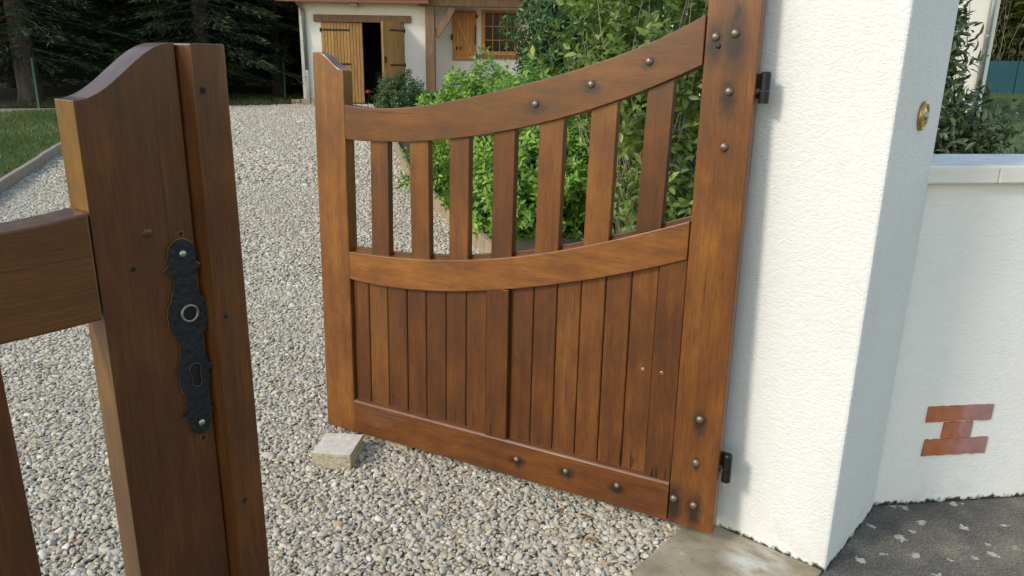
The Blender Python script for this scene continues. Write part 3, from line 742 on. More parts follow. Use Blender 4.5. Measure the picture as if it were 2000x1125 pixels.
# closed garage door: planks on rails, strap hinges
def door(name, hinge, ang, n, w, z0, z1, sgn):
    d = mobj(name, *((lambda b: (b.V, b.F))(MB().box(*sorted((0, sgn*w)), .030, .055, z0-hz, z1-hz))), M_BEAM, house)
    d.location = (hinge[0]-hx, hinge[1]-hy, 0); d.rotation_euler[2] = ang
    s = w/n
    for i in range(n):
        a = sgn*(i*s+.004); b = sgn*((i+1)*s-.004)
        MB().box(*sorted((a, b)), .0, .029, z0-hz+.004, z1-hz-.004).build('plank', M_DOOR, d, bevel=.004, segs=1)
    for zc in (z1-.19, z1-1.03, z0+.25):
        h_ = MB().box(*sorted((-.03*sgn, sgn*w*.70)), -.012, -.001, zc-hz-.022, zc-hz+.022).build('strap_hinge', M_IRON, d, bevel=.003)
        MB().tube([(-.015*sgn, -.008, zc-hz-.05), (-.015*sgn, -.008, zc-hz+.05)], .018, 8).build('pintle', M_IRON, h_)
    return d
door('garage_door', (-5.02, HY-.005, 0), 0, 13, 1.06, GZ+.03, 2.42, 1)
d2 = door('garage_door', (-2.885, HY-.01, 0), R(69), 12, 1.06, GZ+.03, 2.42, -1)
MB().box(-1.0, -.96, -.03, -.001, 1.45-hz, 1.60-hz).build('door_handle', M_IRON, d2, bevel=.004)
# flood lamp
fl = hb('flood_lamp', M_ZINC, -4.20, -4.02, HY-.20, HY-.08, 2.80, 2.935, bevel=.01)
MB().box(-4.18-hx, -4.04-hx, -.212, -.201, 2.815-hz, 2.92-hz).build('lamp_glass', simple('lamp_glass', (.45, .45, .43), .15), fl)
MB().tube([(-4.09-hx, -.12, 2.73-hz), (-4.09-hx, -.12, 2.80-hz)], [.028, .035], 12).build('sensor', M_PVC, fl); MB().box(-4.13-hx, -4.05-hx, -.079, -.002, 2.85-hz, 2.90-hz).build('bracket', M_ZINC, fl)
# eaves, gutter, roof
hb('soffit', M_BEAM, -6.0, -2.2, HY-.45, HY-.001, 2.94, 2.98)
M_FASCIA = simple('red_brown_fascia', (.22, .075, .035), .6)
hb('fascia', M_FASCIA, -6.02, -2.2, HY-.48, HY-.452, 2.875, 3.18)
m_ = MB().tube([(-6.0-hx, -.55, 3.10-hz), (-2.3-hx, -.55, 3.11-hz)], .065, 12); m_.build('gutter', M_ZINC, house)
V = [(-6.05-hx, -.56, 3.15-hz), (4.6-hx, -.56, 3.15-hz), (4.6-hx, 4.5, 5.6-hz), (-6.05-hx, 4.5, 5.6-hz)]
V += [(x, y, z+.10) for x, y, z in V]
mobj('roof', V, [(0, 3, 2, 1), (4, 5, 6, 7), (0, 1, 5, 4), (1, 2, 6, 5), (2, 3, 7, 6), (3, 0, 4, 7)], M_TILE, house)
pp = MB().tube([(-5.66-hx, -.53, 3.06-hz), (-5.60-hx, -.46, 2.99-hz), (-5.49-hx, -.17, 2.80-hz), (-5.45-hx, -.075, 2.70-hz), (-5.445-hx, -.06, 2.6-hz), (-5.425-hx, -.06, 1.20-hz)], .045, 12).build('downpipe', M_ZINC, house, smooth=True)
MB().tube([(-5.425-hx, -.06, 1.22-hz), (-5.42-hx, -.06, 1.15-hz), (-5.415-hx, -.06, GZ+.05-hz)], [.062, .056, .056], 12).build('pipe_boot', M_PVC, pp, smooth=True)
for z in (2.45, 1.95, 1.06): MB().tube([(-5.44-hx, -.06, z-.012-hz), (-5.44-hx, -.06, z+.012-hz)], .060, 12).build('pipe_clip', M_ZINC, pp)
for i, (x0, x1) in enumerate(((-5.86, -5.62), (-5.60, -5.36), (-5.34, -5.12))):
    hb('footing_stone', M_STONE, x0, x1, HY-.16, HY-.002, GZ-.02, GZ+.10+.02*(i % 2), bevel=.02)
# porch post, brace, beam
hb('porch_post', M_BEAM, -2.315, -2.075, HY-.25, HY-.01, .64, 2.83, bevel=.02)
hb('post_plinth', M_STONE, -2.36, -2.03, HY-.30, HY-.005, GZ-.02, .638, bevel=.015)
hb('porch_beam', M_BEAM, -2.47, 4.4, HY-.26, HY-.012, 2.832, 3.06, bevel=.02)
lo = []; hi = []
for i in range(9):
    u = i/8; c = Vector((-2.07+.46*u+.03*math.sin(u*3.14), 2.12+.72*u)); lo.append((c.x+.065-hx, c.y-.06-hz)); hi.append((c.x-.065-hx, c.y+.06-hz))
MB().band(lo, hi, -.20, -.06).build('porch_brace', M_BEAM, house, bevel=.008)
hb('porch_ceiling', M_BEAM, -2.16, 4.0, HY-.008, HY+1.10, 3.062, 3.10)
# shutter folded back on the wall
sh = hb('shutter', M_SHUT, -1.72, -1.08, HY+1.060, HY+1.085, 1.53, 2.80)
for i in range(7):
    a = -1.715+i*.0905; MB().box(a+.002-hx, a+.0885-hx, HY+1.036-hy, HY+1.0595-hy, 1.535-hz, 2.795-hz).build('plank', M_SHUT, sh, bevel=.004, segs=1)
for z in (1.60, 2.70): MB().box(-1.70-hx, -1.10-hx, HY+1.018-hy, HY+1.0355-hy, z-.05-hz, z+.05-hz).build('ledge', M_SHUT, sh, bevel=.004)
mobj('cross_brace', [(x-hx, y-hy, z-hz) for y in (HY+1.018, HY+1.0355) for x, z in ((-1.68, 2.645), (-1.58, 2.645), (-1.12, 1.655), (-1.22, 1.655))], [(0, 1, 2, 3), (7, 6, 5, 4), (0, 4, 5, 1), (1, 5, 6, 2), (2, 6, 7, 3), (3, 7, 4, 0)], M_SHUT, sh, bevel=.004)
for z in (1.66, 2.66): MB().box(-1.10-hx, -1.045-hx, HY+1.01-hy, HY+1.06-hy, z-.04-hz, z+.04-hz).build('shutter_hinge', M_IRON, sh)
MB().box(-1.76-hx, -1.715-hx, HY+1.0-hy, HY+1.035-hy, 2.05-hz, 2.20-hz).build('shutter_latch', M_IRON, sh)
for x in (-1.60, -1.50): MB().box(x-.02-hx, x+.02-hx, HY+1.030-hy, HY+1.0355-hy, 1.80-hz, 1.89-hz).build('cutout', M_HOLE, sh)
MB().box(-1.125-hx, -1.085-hx, HY+1.015-hy, HY+1.035-hy, 1.95-hz, 2.45-hz).build('shutter_bar', M_IRON, sh)
# window with glazing bars
wf = empty('window'); wf.parent = house
wf.name = 'window'
yw = HY+1.16-hy
fr = MB().box(WX0-hx, WX0+.10-hx, yw, yw+.07, WZ0-hz, WZ1-hz).box(WX1-.10-hx, WX1-hx, yw, yw+.07, WZ0-hz, WZ1-hz).box(WX0+.10-hx, WX1-.10-hx, yw, yw+.07, WZ0-hz, WZ0+.08-hz).box(WX0+.10-hx, WX1-.10-hx, yw, yw+.07, WZ1-.07-hz, WZ1-hz)
fr.build('frame', M_SHUT, wf)
for x in (-.64, -.45, -.26): MB().box(x-.011-hx, x+.011-hx, yw+.01, yw+.05, WZ0+.08-hz, WZ1-.07-hz).build('glazing_bar', M_SHUT, wf)
for z in (2.07, 2.425): MB().box(WX0+.10-hx, WX1-.10-hx, yw+.012, yw+.048, z-.010-hz, z+.010-hz).build('glazing_bar', M_SHUT, wf)
MB().box(WX0+.10-hx, WX1-.10-hx, yw+.026, yw+.032, WZ0+.08-hz, WZ1-.07-hz).build('pane', M_GLASS, wf)
M_SILLB = simple('sill_brick', (.30, .13, .07), .85, var=.3, nscale=30)
for i in range(9):
    x = -1.02+i*.125
    hb('sill_brick', M_SILLB, x, x+.115, HY+1.03, HY+1.10, 1.58, 1.695, bevel=.004)

# ------------------------------------------------------------------ the second building past the wall
h2p = Vector((10.02, 17.0, g(17)))
h2 = empty('house', h2p, 'plain cream house corner with a grey downpipe, behind the leafy shrub past the low wall', 'house')
MB().box(-7.0, 0, 0, 8, -.2, 5.0).build('wall', M_HOUSE, h2)
MB().box(-7.3, .35, -.35, 8.3, 5.002, 5.2).build('roof', M_TILE, h2)
dp = MB().tube([(-.18, -.07, .1), (-.18, -.07, 4.95)], .055, 12).build('downpipe', M_ZINC, h2, smooth=True)
for z in (.9, 1.9, 2.9): MB().tube([(-.18, -.07, z), (-.18, -.07, z+.03)], .068, 12).build('pipe_clip', M_ZINC, dp)
M_SCREEN = simple('teal_screen', (.012, .075, .095), .6, var=.2, nscale=2)
sf = empty('screen_fence', (18, 30.3, g(30.3)), 'dark teal screen fence at the far end of the back lawn', 'fence')
for i in range(8):
    MB().box(-5+i*2.0, -5+i*2.0+1.96, 0, .02, 0, 1.22).build('screen_panel', M_SCREEN, sf)
    MB().box(-5.03+i*2.0, -4.98+i*2.0, .021, .07, 0, 1.28).build('post', M_IRON, sf)

# ------------------------------------------------------------------ foliage
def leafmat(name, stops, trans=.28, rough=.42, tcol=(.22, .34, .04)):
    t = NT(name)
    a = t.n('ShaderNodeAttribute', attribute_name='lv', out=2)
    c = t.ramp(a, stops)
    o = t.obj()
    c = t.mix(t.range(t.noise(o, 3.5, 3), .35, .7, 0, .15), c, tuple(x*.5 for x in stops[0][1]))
    p = t.principled(Base_Color=c, Roughness=rough, Specular_IOR_Level=.4)
    tr = t.n('ShaderNodeBsdfTranslucent', {0: t.mix(.5, c, tcol)})
    return t.done(t.n('ShaderNodeMixShader', {0: trans, 1: p, 2: tr}))
M_CHOI = leafmat('glossy_lime_leaf', [(0, (.075, .16, .022)), (.4, (.16, .32, .038)), (.75, (.29, .47, .06)), (1, (.48, .56, .09))])
M_PHOT = leafmat('yellow_green_leaf', [(0, (.065, .115, .020)), (.45, (.135, .205, .035)), (.8, (.25, .30, .06)), (.97, (.40, .39, .09)), (1, (.42, .16, .06))], .3)
M_LAUR = leafmat('deep_green_leaf', [(0, (.022, .058, .015)), (.6, (.052, .12, .030)), (1, (.11, .20, .05))], .2, .32)
M_BOX = leafmat('small_green_leaf', [(0, (.025, .055, .014)), (.6, (.06, .115, .03)), (1, (.13, .18, .05))], .22)
M_GREY = leafmat('greyish_leaf', [(0, (.030, .050, .020)), (.5, (.070, .10, .045)), (.85, (.12, .15, .065)), (1, (.20, .25, .05))], .18, .38)
M_NEED = leafmat('conifer_needle', [(0, (.014, .027, .012)), (.6, (.028, .052, .019)), (.9, (.050, .080, .026)), (1, (.080, .098, .035))], .10, .6, (.05, .09, .02))
M_HEDGE = leafmat('olive_hedge_leaf', [(0, (.035, .042, .010)), (.6, (.075, .080, .018)), (1, (.14, .12, .025))], .25)
M_GRASS = leafmat('grass_blade', [(0, (.045, .085, .022)), (.6, (.10, .145, .04)), (1, (.22, .22, .09))], .25, .6)
M_TWIG = simple('grey_twig', (.22, .19, .155), .85, var=.3, nscale=30)
M_BARK = NT('conifer_bark')
def _bark():
    t = M_BARK; o = t.obj(); f = t.noise(t.scale(o, (1, 1, .3)), 9, 5, .7)
    c = t.ramp(f, [(.3, (.030, .024, .020)), (.55, (.085, .070, .060)), (.75, (.17, .15, .135))])
    return t.done(t.principled(Base_Color=c, Roughness=.95, Normal=t.bump(f, 1.0, .05)))
M_BARK = _bark()

def unit(v): return v/np.maximum(np.linalg.norm(v, axis=1, keepdims=True), 1e-9)
T8 = np.array([(0, 1, 2), (0, 2, 3), (1, 4, 5), (1, 5, 2), (2, 5, 6), (2, 6, 3), (4, 7, 5), (5, 7, 6)])
def leaf_arrays(P, D, N, L, Wd, lv, fold=.16, droop=.18):
    N = unit(N - D*np.sum(N*D, 1, keepdims=True)); S_ = np.cross(D, N)
    L = L[:, None]; Wd = Wd[:, None]
    def at(a, s, h): return P + D*L*a + S_*Wd*s + N*(h[0]*Wd + h[1]*L)
    vs = [P, at(.36, -.5, (fold, -.02)), at(.40, 0, (0, -.02)), at(.36, .5, (fold, -.02)), at(.74, -.36, (fold*.6, -.45*droop)), at(.76, 0, (0, -.5*droop)), at(.74, .36, (fold*.6, -.45*droop)), at(1, 0, (0, -droop))]
    n = len(P); V = np.stack(vs, 1).reshape(-1, 3)
    F = (np.arange(n)[:, None, None]*8 + T8[None]).reshape(-1, 3)
    return V, F, np.repeat(lv, 8)
UNIT_LEAVES = {}
def leaf_objects(parent, P, D, N, L, Wd, lv, mat, key):
    """single leaves as parts that share four meshes"""
    if key not in UNIT_LEAVES:
        ms = []
        for q in range(4):
            V, F, a = leaf_arrays(np.zeros((1, 3)), np.array([[0, 1., 0]]), np.array([[0, 0, 1.]]), np.array([1.]), np.array([1.]), np.array([.15+.25*q]), .10, .12+.06*q)
            ob = bigmesh('leaf', V, F, mat, None, a); me = ob.data; bpy.data.objects.remove(ob); ms.append(me)
        UNIT_LEAVES[key] = ms
    N = unit(N - D*np.sum(N*D, 1, keepdims=True)); S_ = np.cross(D, N)
    base = parent.location
    for i in range(len(P)):
        o = bpy.data.objects.new('leaf', UNIT_LEAVES[key][min(3, int(lv[i]*4))])
        M = Matrix.Identity(4); s, d, n_ = S_[i]*Wd[i], D[i]*L[i], N[i]*L[i]
        for r_ in range(3): M[r_][0], M[r_][1], M[r_][2], M[r_][3] = s[r_], d[r_], n_[r_], P[i][r_]
        link(o, parent); o.matrix_basis = M
def blob_shoots(blobs, n, rng, lo=.72, hi=1.02, upbias=.35, lump=.16):
    vol = np.array([b[3]*b[4]+b[4]*b[5]+b[3]*b[5] for b in blobs]); vol = vol/vol.sum()
    out_p, out_d = [], []
    for bi, b in enumerate(blobs):
        k = int(n*vol[bi]); c = np.array(b[:3]); r_ = np.array(b[3:6])
        d = unit(rng.normal(size=(k, 3))); rad = lo + (hi-lo)*rng.random(k)**.6
        l_ = 1 + lump*np.sin(d[:, 0]*5.1+bi) * np.sin(d[:, 1]*4.3+1.7*bi) + lump*.8*np.sin(d[:, 2]*7+d[:, 0]*6+bi)
        p = c + d*r_*(rad*l_)[:, None]; nn_ = unit(d/r_)
        keep = np.ones(k, bool)
        for bj, e_ in enumerate(blobs):
            if bj != bi: keep &= np.sum(((p-np.array(e_[:3]))/np.array(e_[3:6]))**2, 1) > lo**2*.8
        out_p.append(p[keep]); out_d.append(nn_[keep])
    P = np.concatenate(out_p); D = np.concatenate(out_d); D = unit(D + np.array([0, 0, upbias]) + rng.normal(0, .22, D.shape))
    return P, D
def whorls(P, A, k, L, Wr, rng, spread=(50, 85), jit=.25, step=.10):
    """k leaves round each shoot tip"""
    n = len(P); A = unit(A); ref = np.where(np.abs(A[:, 2:3]) < .9, np.array([[0, 0, 1.]]), np.array([[1., 0, 0]]))
    e1 = unit(np.cross(A, ref)); e2 = np.cross(A, e1)
    res = []
    ph = rng.random(n)*6.28; sl = rng.random(n)
    for i in range(k):
        a = ph + i*2.4 + rng.normal(0, jit, n); th = np.radians(spread[0] + (spread[1]-spread[0])*(i/max(1, k-1))) + rng.normal(0, .16, n)
        side = e1*np.cos(a)[:, None] + e2*np.sin(a)[:, None]
        d = unit(A*np.cos(th)[:, None] + side*np.sin(th)[:, None]); nr = A*np.sin(th)[:, None] - side*np.cos(th)[:, None]
        l_ = L*(.7+.5*rng.random(n)); pb = P - A*(i/k*step)[..., None] if np.ndim(i/k*step) else P - A*(i/k*step)
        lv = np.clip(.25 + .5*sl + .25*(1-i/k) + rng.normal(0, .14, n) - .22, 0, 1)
        res.append((pb, d, nr + rng.normal(0, .15, nr.shape), l_, l_*Wr*(.85+.3*rng.random(n)), lv))
    return [np.concatenate([r_[j] for r_ in res]) for j in range(6)]
def stems(root, blobs, n, rng, mat, r0=.0055, name='stems'):
    mb = MB(); b0 = np.array(root.location)
    for i in range(n):
        b = blobs[rng.integers(len(blobs))]; d = unit(rng.normal(size=(1, 3)))[0]; d[2] = abs(d[2])*.8+.1
        q = np.array(b[:3]) + d*np.array(b[3:6])*.93 - b0
        s = np.array([q[0]*.12+rng.normal(0, .06), q[1]*.12+rng.normal(0, .06), -.03])
        m1 = s + (q-s)*.45 + rng.normal(0, .06, 3); m2 = s + (q-s)*.75 + rng.normal(0, .05, 3)
        mb.tube([s, m1, m2, q], [r0, r0*.7, r0*.5, r0*.2], 5)
    o = mb.build(name, mat, root, smooth=True); o['kind'] = 'stuff'; return o
def shrub(name, base, label, blobs, nshoot, kleaf, L, Wr, mat, seed, inner=.35, spread=(50, 85), objs=0, nstem=12, step=.10, group=None, upbias=.35, twigmat=None, lump=.16):
    rng = np.random.default_rng(seed)
    root = empty(name, (base[0], base[1], g(base[1])+.06), label, 'shrub', group); b0 = np.array(root.location)
    P, A = blob_shoots(blobs, nshoot, rng, upbias=upbias, lump=lump)
    arr = whorls(P, A, kleaf, L, Wr, rng, spread, step=step)
    ni = int(nshoot*inner)
    Pi, Ai = blob_shoots(blobs, ni, rng, .35, .75)
    ar2 = whorls(Pi, Ai, kleaf, L, Wr, rng, spread, step=step); ar2[5] = ar2[5]*.6  # inner leaves get darker colours, painting in the shade inside the shrub
    arr = [np.concatenate([a, b]) for a, b in zip(arr, ar2)]
    ok = arr[0][:, 2] > gv(arr[0][:, 1])+.05
    arr = [a[ok] for a in arr]; arr[0] = arr[0]-b0
    if objs:
        ca = np.array([0, 0, EYE])-b0; dd = np.linalg.norm(arr[0]-ca, axis=1); o_ = np.argsort(dd + rng.random(len(dd))*.35)
        pick, rest = o_[:objs], o_[objs:]
        leaf_objects(root, *[a[pick] for a in arr], mat, mat.name)
        arr = [a[rest] for a in arr]
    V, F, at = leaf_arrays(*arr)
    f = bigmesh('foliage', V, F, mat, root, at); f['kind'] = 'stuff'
    if nstem: stems(root, blobs, nstem, rng, twigmat or M_TWIG)
    return root
# shrubs of the bed, near to far
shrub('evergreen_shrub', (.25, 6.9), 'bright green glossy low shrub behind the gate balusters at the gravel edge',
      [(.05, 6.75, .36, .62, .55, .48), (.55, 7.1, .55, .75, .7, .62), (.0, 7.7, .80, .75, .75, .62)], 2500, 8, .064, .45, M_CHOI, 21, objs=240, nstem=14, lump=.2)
shrub('evergreen_shrub', (-.45, 9.3), 'bright green leafy shrub rising above the gate rail before the porch wall',
      [(-.62, 9.1, .62, .62, .7, .62), (-.40, 9.5, .98, .55, .6, .56), (.25, 9.3, .85, .6, .65, .62), (-.85, 8.7, .35, .35, .4, .35)], 2700, 7, .070, .42, M_CHOI, 22, nstem=10, lump=.22)
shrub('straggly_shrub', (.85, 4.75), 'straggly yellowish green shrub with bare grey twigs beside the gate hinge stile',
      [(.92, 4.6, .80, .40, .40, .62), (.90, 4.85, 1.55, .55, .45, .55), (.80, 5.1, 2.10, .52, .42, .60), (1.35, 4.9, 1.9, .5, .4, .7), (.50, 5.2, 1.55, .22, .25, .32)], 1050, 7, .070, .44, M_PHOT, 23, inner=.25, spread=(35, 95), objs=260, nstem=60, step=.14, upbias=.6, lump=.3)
shrub('laurel_shrub', (.62, 11.8), 'tall dense dark green laurel in front of the house window',
      [(.62, 11.9, .95, .80, .8, .9), (.75, 12.0, 2.0, .85, .8, .9), (.55, 11.9, 2.9, .6, .6, .6), (1.4, 12.2, 1.6, .8, .8, 1.2)], 2400, 6, .115, .36, M_LAUR, 24, nstem=6, upbias=.2)
shrub('rounded_shrub', (-2.15, 15.2), 'rounded small leaved shrub standing before the garage doors',
      [(-2.25, 15.1, .78, .46, .5, .55), (-1.90, 15.2, .62, .42, .45, .48), (-2.35, 15.3, .45, .40, .4, .40)], 2100, 6, .048, .55, M_BOX, 25, nstem=6)
shrub('dark_leafy_plant', (-1.25, 14.0), 'small dark leafy plant at the foot of the porch post',
      [(-1.25, 14.0, .62, .34, .35, .42)], 260, 6, .13, .35, M_LAUR, 26, nstem=4, upbias=.6)
shrub('straggly_hedge_shrub', (1.9, 7.3), 'tall mixed green shrub growing behind the straggly one beside the pillar',
      [(1.5, 6.9, 1.0, .7, .6, .9), (1.35, 7.2, 2.1, .7, .6, .8), (2.2, 7.2, 1.8, .7, .6, 1.0)], 1100, 6, .10, .40, M_LAUR, 28, nstem=14)
shrub('grey_leafed_shrub', (2.42, 4.25), 'dull grey green shrub with upright shoots growing behind the low wall',
      [(2.34, 4.2, 1.00, .33, .34, .40), (2.46, 4.3, 1.26, .24, .28, .24), (2.22, 4.25, 1.60, .20, .26, .40), (2.16, 4.3, 2.05, .18, .2, .35)], 620, 7, .062, .36, M_GREY, 27, inner=.6, nstem=16, spread=(35, 90), step=.16, upbias=.8, objs=160)
# pink rose by the garage
M_PINK = simple('pink_petal', (.62, .04, .12), .5)
rs = empty('rose_plant', (-2.80, 14.9, g(14.9)), 'single pink rose bloom beside the rounded shrub at the garage', 'rose')
MB().tube([(0, 0, 0), (.02, .0, .35), (.03, .01, .68)], [.007, .006, .004], 5).build('stem', M_BOX, rs)
for i in range(9):
    a = i*2.4; q = Vector((math.cos(a), math.sin(a), 0))*(.02+.004*i); c = Vector((.03, .01, .70-.003*i))
    s = q.normalized().cross(Vector((0, 0, 1)))*.035; u = Vector((0, 0, .045))
    mobj('petal', [c+q*.3-s*.5, c+q*.3+s*.5, c+q+s+u*.7, c+q*1.2+u, c+q-s+u*.7], [(0, 1, 2, 3, 4)], M_PINK, rs, recalc=False)

# ------------------------------------------------------------------ conifers, fence
def blades(P, D, N, L, Wd, lv):
    N = unit(N - D*np.sum(N*D, 1, keepdims=True)); S_ = np.cross(D, N); L = L[:, None]; Wd = Wd[:, None]
    V = np.stack([P, P+D*L*.45-S_*Wd*.5, P+D*L-N*L*.10, P+D*L*.45+S_*Wd*.5], 1).reshape(-1, 3)
    n = len(P); F = (np.arange(n)[:, None]*4 + np.array([[0, 1, 2, 3]]))
    return V, F, np.repeat(lv, 4)
def conifer(x, y, h, rmax, seed, label, low=.8, dens=1.0, trunk_r=.2, group='conifers of the dark wood'):
    rng = np.random.default_rng(seed); zb = g(min(y, 45))
    root = empty('conifer', (x, y, zb), label, 'tree', group)
    lean = rng.normal(0, .01, 2)
    MB().tube([(0, 0, -.1), (0, 0, .25), (lean[0]*h*.4, lean[1]*h*.4, h*.4), (lean[0]*h, lean[1]*h, h)], [trunk_r*1.35, trunk_r, trunk_r*.7, .02], 12).build('trunk', M_BARK, root, smooth=True)
    AP, AD, AN, AL, AW, AV = [], [], [], [], [], []
    mb = MB(); z = low
    while z < h*.97:
        nb = rng.integers(4, 7); a0 = rng.random()*6.28
        fine = z < 5.0
        for b in range(nb):
            a = a0 + b*6.28/nb + rng.normal(0, .25); Lb = rmax*(1-z/h)**.75*(.75+.5*rng.random())
            if z < low+.5: Lb *= .75
            d = np.array([math.cos(a), math.sin(a), 0]); sd_ = np.array([-d[1], d[0], 0])
            dr = .12+.18*rng.random()
            m = int((70 if fine else 16)*Lb*dens)
            t = rng.random(m)**.7*.92+.08
            lat = rng.normal(0, 1, m)*(.17*Lb*(1.1-t))*1.2
            p = d*(t*Lb)[:, None] + sd_*lat[:, None]
            p[:, 2] = z - dr*Lb*(t**1.5) + .10*Lb*np.maximum(0, t-.7) - .12*np.abs(lat) + rng.normal(0, .035, m)
            dv = d*(.75) + sd_*(np.sign(lat)*.75*rng.random(m))[:, None]; dv[:, 2] += rng.normal(-.12, .2, m)
            k_ = 1.0 if fine else 2.6
            AP.append(p); AD.append(unit(dv)); nn_ = np.tile([0, 0, 1.], (m, 1)) + rng.normal(0, .45, (m, 3)); AN.append(nn_)
            AL.append((.13+.13*rng.random(m))*k_); AW.append((.022+.022*rng.random(m))*(k_ if fine else 5)); AV.append(np.clip(.25+.55*t+rng.normal(0, .18, m)-.1, 0, 1))
            if fine: mb.tube([(0, 0, z), tuple(d*Lb*.5+np.array([0, 0, z-dr*Lb*.35])), tuple(d*Lb*.95+np.array([0, 0, z-dr*Lb*.93]))], [.022, .013, .004], 4, cap=False)
        z += (.17 if fine else .45)*(1+.3*rng.random())
    bo = mb.build('branches', M_BARK, root, recalc=False); bo['kind'] = 'stuff'
    V, F, at = blades(np.concatenate(AP), np.concatenate(AD), np.concatenate(AN), np.concatenate(AL), np.concatenate(AW), np.concatenate(AV))
    c = bigmesh('crown', V, F, M_NEED, root, at); c['kind'] = 'stuff'
    return root
CON = [(-11.85, 19.3, 12, 2.6, 'thick trunked conifer standing beside the green fence post', 1.15, 1.0, .26),
       (-8.25, 21.2, 13, 2.7, 'dense conifer with drooping boughs between the two fence posts', .75, 1.15, .2),
       (-7.0, 23.4, 12, 2.4, 'slender conifer with a bare lower trunk near the house corner', 1.5, 1.0, .17)]
for i, (x, y, h, r_, lb, low, dn, tr) in enumerate(CON): conifer(x, y, h, r_, 40+i, lb, low, dn, tr)
for i, (x, y, w_) in enumerate(((-10.2, 23.2, 'dark conifer right behind the dense drooping conifer'), (-13.6, 22.2, 'dark conifer right behind the thick trunked conifer'), (-12.0, 25.4, 'dark conifer deep in the wood beyond the fence'), (-8.9, 25.6, 'dark conifer deep in the wood beyond the slender one'), (-15.6, 24.6, 'dark conifer deep in the wood past the thick trunked one'), (-6.2, 26.6, 'dark conifer rising just behind the house corner'))):
    conifer(x, y, 12+i % 3, 2.7, 60+i, w_, .5, .75, .18, 'second row conifers')
for i, (x, y, w_) in enumerate(((-16.0, 18.6, 'dark conifer at the wood edge beyond the lawn beside the fence'), (-19.5, 16.2, 'dark conifer at the end of the wire fence beyond the lawn'), (-19.0, 20.0, 'dark conifer behind the end of the wire fence'))):
    conifer(x, y, 13, 3.0, 80+i, w_, .6, .4, .22, 'wood edge conifers')
# depth of the wood behind
rng = np.random.default_rng(99); n = 26000
X_ = rng.uniform(-30, -3, n); Y_ = rng.uniform(29, 34, n); Z_ = rng.uniform(0, 1, n)**.8*11 + .4
dv = unit(rng.normal(size=(n, 3))); V, F, at = blades(np.stack([X_, Y_, Z_], 1), dv, unit(rng.normal(size=(n, 3))), rng.uniform(.5, 1.0, n), rng.uniform(.25, .5, n), rng.random(n)*.5)
tag(bigmesh('wood', V, F, M_NEED, None, at), 'dark mass of woodland behind the front conifers', 'wood', kind='stuff')
# green post and wire fence along the wood
M_GPOST = simple('green_post', (.012, .075, .045), .5, var=.2)
M_WIRE = simple('green_wire', (.02, .035, .028), .6)
FP = [(-15.2, 16.6), (-13.1, 17.35), (-11.05, 18.25), (-8.7, 20.0), (-6.34, 21.8)]
fen = empty('wire_fence', (FP[2][0], FP[2][1], g(FP[2][1])), 'green wire mesh fence on slim posts along the dark wood', 'fence'); f0 = fen.location
for (x, y) in FP:
    MB().box(x-f0.x-.025, x-f0.x+.025, y-f0.y-.02, y-f0.y+.02, g(y)-f0.z-.05, g(y)-f0.z+1.10).build('post', M_GPOST, fen, bevel=.004)
wm = MB()
for (a, b) in zip(FP[:-1], FP[1:]):
    A_ = Vector((a[0]-f0.x, a[1]-f0.y, g(a[1])-f0.z)); B_ = Vector((b[0]-f0.x, b[1]-f0.y, g(b[1])-f0.z)); L0 = (B_-A_).length
    for z in (.05, .52, 1.02): wm.tube([A_+Vector((0, 0, z)), B_+Vector((0, 0, z))], .0025, 3, cap=False)
    nwi = int(L0/.085)
    for i in range(-11, nwi+1):
        for s in (0, 1):
            u0, u1 = i*.085, i*.085+.97; z0, z1 = .05, 1.02
            if u0 < 0: z0 = .05 + (-u0); u0 = 0
            if u1 > L0: z1 = 1.02-(u1-L0); u1 = L0
            if z1 <= z0: continue
            if s: q0, q1 = u0, u1; z0_, z1_ = 1.07-z0, 1.07-z1
            else: q0, q1 = u0, u1; z0_, z1_ = z0, z1
            wm.tube([A_+(B_-A_)*(q0/L0)+Vector((0, 0, z0_)), A_+(B_-A_)*(q1/L0)+Vector((0, 0, z1_))], .0012, 3, cap=False)
wo_ = wm.build('wire_mesh', M_WIRE, fen, recalc=False); wo_['kind'] = 'stuff'
# hedge behind the teal screen
hd = empty('hedge', (19, 32, g(32)), 'olive green overgrown hedge rising behind the teal screen fence', 'hedge')
n = 30000; rng = np.random.default_rng(5)
p = np.stack([rng.uniform(-4, 8, n), rng.uniform(0, 2.0, n)**1.4, rng.random(n)**.8*4.4], 1); p[:, 2] *= .8+.25*np.sin(p[:, 0]*1.7)*.6+.1
d_ = unit(rng.normal(size=(n, 3))+np.array([0, -.6, .3])); V, F, at = leaf_arrays(p, d_, unit(rng.normal(size=(n, 3))), rng.uniform(.16, .32, n), rng.uniform(.10, .2, n), np.clip(rng.normal(.5, .25, n), 0, 1))
f = bigmesh('foliage', V, F, M_HEDGE, hd, at); f['kind'] = 'stuff'
mb = MB()
for i in range(40):
    x = rng.uniform(-4, 4); mb.tube([(x, .1, 0), (x+rng.normal(0, .3), -.1, 1.8), (x+rng.normal(0, .6), -.3, 3.2+rng.random())], [.014, .009, .003], 4)
o = mb.build('stems', M_TWIG, hd); o['kind'] = 'stuff'

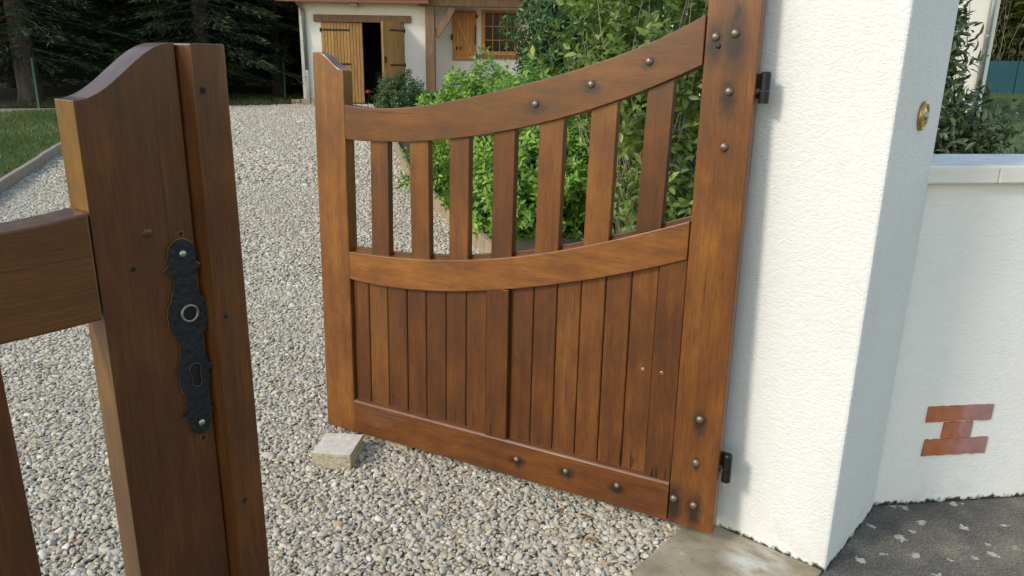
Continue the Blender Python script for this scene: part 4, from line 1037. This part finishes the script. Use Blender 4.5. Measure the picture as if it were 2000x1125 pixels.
# ------------------------------------------------------------------ grass
def grass(name, x0, x1, y0, y1, n, test, h, label, seed, zoff):
    rng = np.random.default_rng(seed); X_ = rng.uniform(x0, x1, n); Y_ = rng.uniform(y0, y1, n); k = test(X_, Y_); X_, Y_ = X_[k], Y_[k]; n = len(X_)
    d = unit(np.stack([rng.normal(0, .45, n), rng.normal(0, .45, n), np.ones(n)], 1)); a = rng.random(n)*6.28
    V, F, at = blades(np.stack([X_, Y_, gv(Y_)+zoff], 1), d, np.stack([np.cos(a), np.sin(a), np.zeros(n)], 1), h*(.5+rng.random(n)), h*.16*(.7+.6*rng.random(n)), np.clip(.45+.3*np.sin(X_*2.1+Y_*.7)*np.sin(Y_*1.3)+rng.normal(0, .2, n), 0, 1))
    tag(bigmesh(name, V, F, M_GRASS, None, at), label, 'grass', kind='stuff')
ly = [p[1] for p in LAWN[:5]]; lx = [p[0] for p in LAWN[:5]]
grass('grass', -13, -5, 6.5, 16.8, 60000, lambda X, Y: (X < np.interp(Y, ly, lx)-.06) & (X > -.78*Y-1.2) & (Y < np.interp(X, [-13, -10.61, -9.94, -8.3], [15.7, 16.14, 16.96, 16.7])), .075, 'short uneven green grass of the lawn inside the kerb', 7, .065)
grass('wood_edge_grass', -12, -5.6, 18.0, 23, 9000, lambda X, Y: Y > np.interp(X, [-12.3, -7.2, -5.9], [18.0, 19.5, 20.3]), .09, 'thin grass growing along the edge of the dark wood', 8, .01)
grass('back_lawn_grass', 6, 22, 10, 30, 30000, lambda X, Y: (X > .52*Y) & (X < .80*Y), .09, 'mown grass of the lawn behind the low wall', 9, .025)

# a few dry leaves blown on to the gravel
rng = np.random.default_rng(31); n = 46
Y_ = np.concatenate([rng.uniform(2.2, 6.5, n//2), rng.uniform(5.5, 12, n-n//2)]); X_ = np.interp(Y_, [p[1] for p in BED], [p[0] for p in BED]) - np.abs(rng.normal(0, .9, n)) - .1
k = in_gravel(X_, Y_); X_, Y_ = X_[k], Y_[k]; n = len(X_); a = rng.random(n)*6.28
M_DRY = leafmat('dry_leaf', [(0, (.16, .075, .03)), (.5, (.26, .14, .05)), (1, (.30, .06, .035))], .1, .7, (.3, .15, .05))
V, F, at = leaf_arrays(np.stack([X_, Y_, gv(Y_)+.012], 1), np.stack([np.cos(a), np.sin(a), rng.uniform(-.05, .2, n)], 1), np.tile([0, 0, 1.], (n, 1)), rng.uniform(.025, .05, n), rng.uniform(.012, .022, n), rng.random(n), .3, .2)
tag(bigmesh('fallen_leaves', V, F, M_DRY, None, at), 'scattered small dry leaves lying on the gravel', 'leaves', kind='stuff')
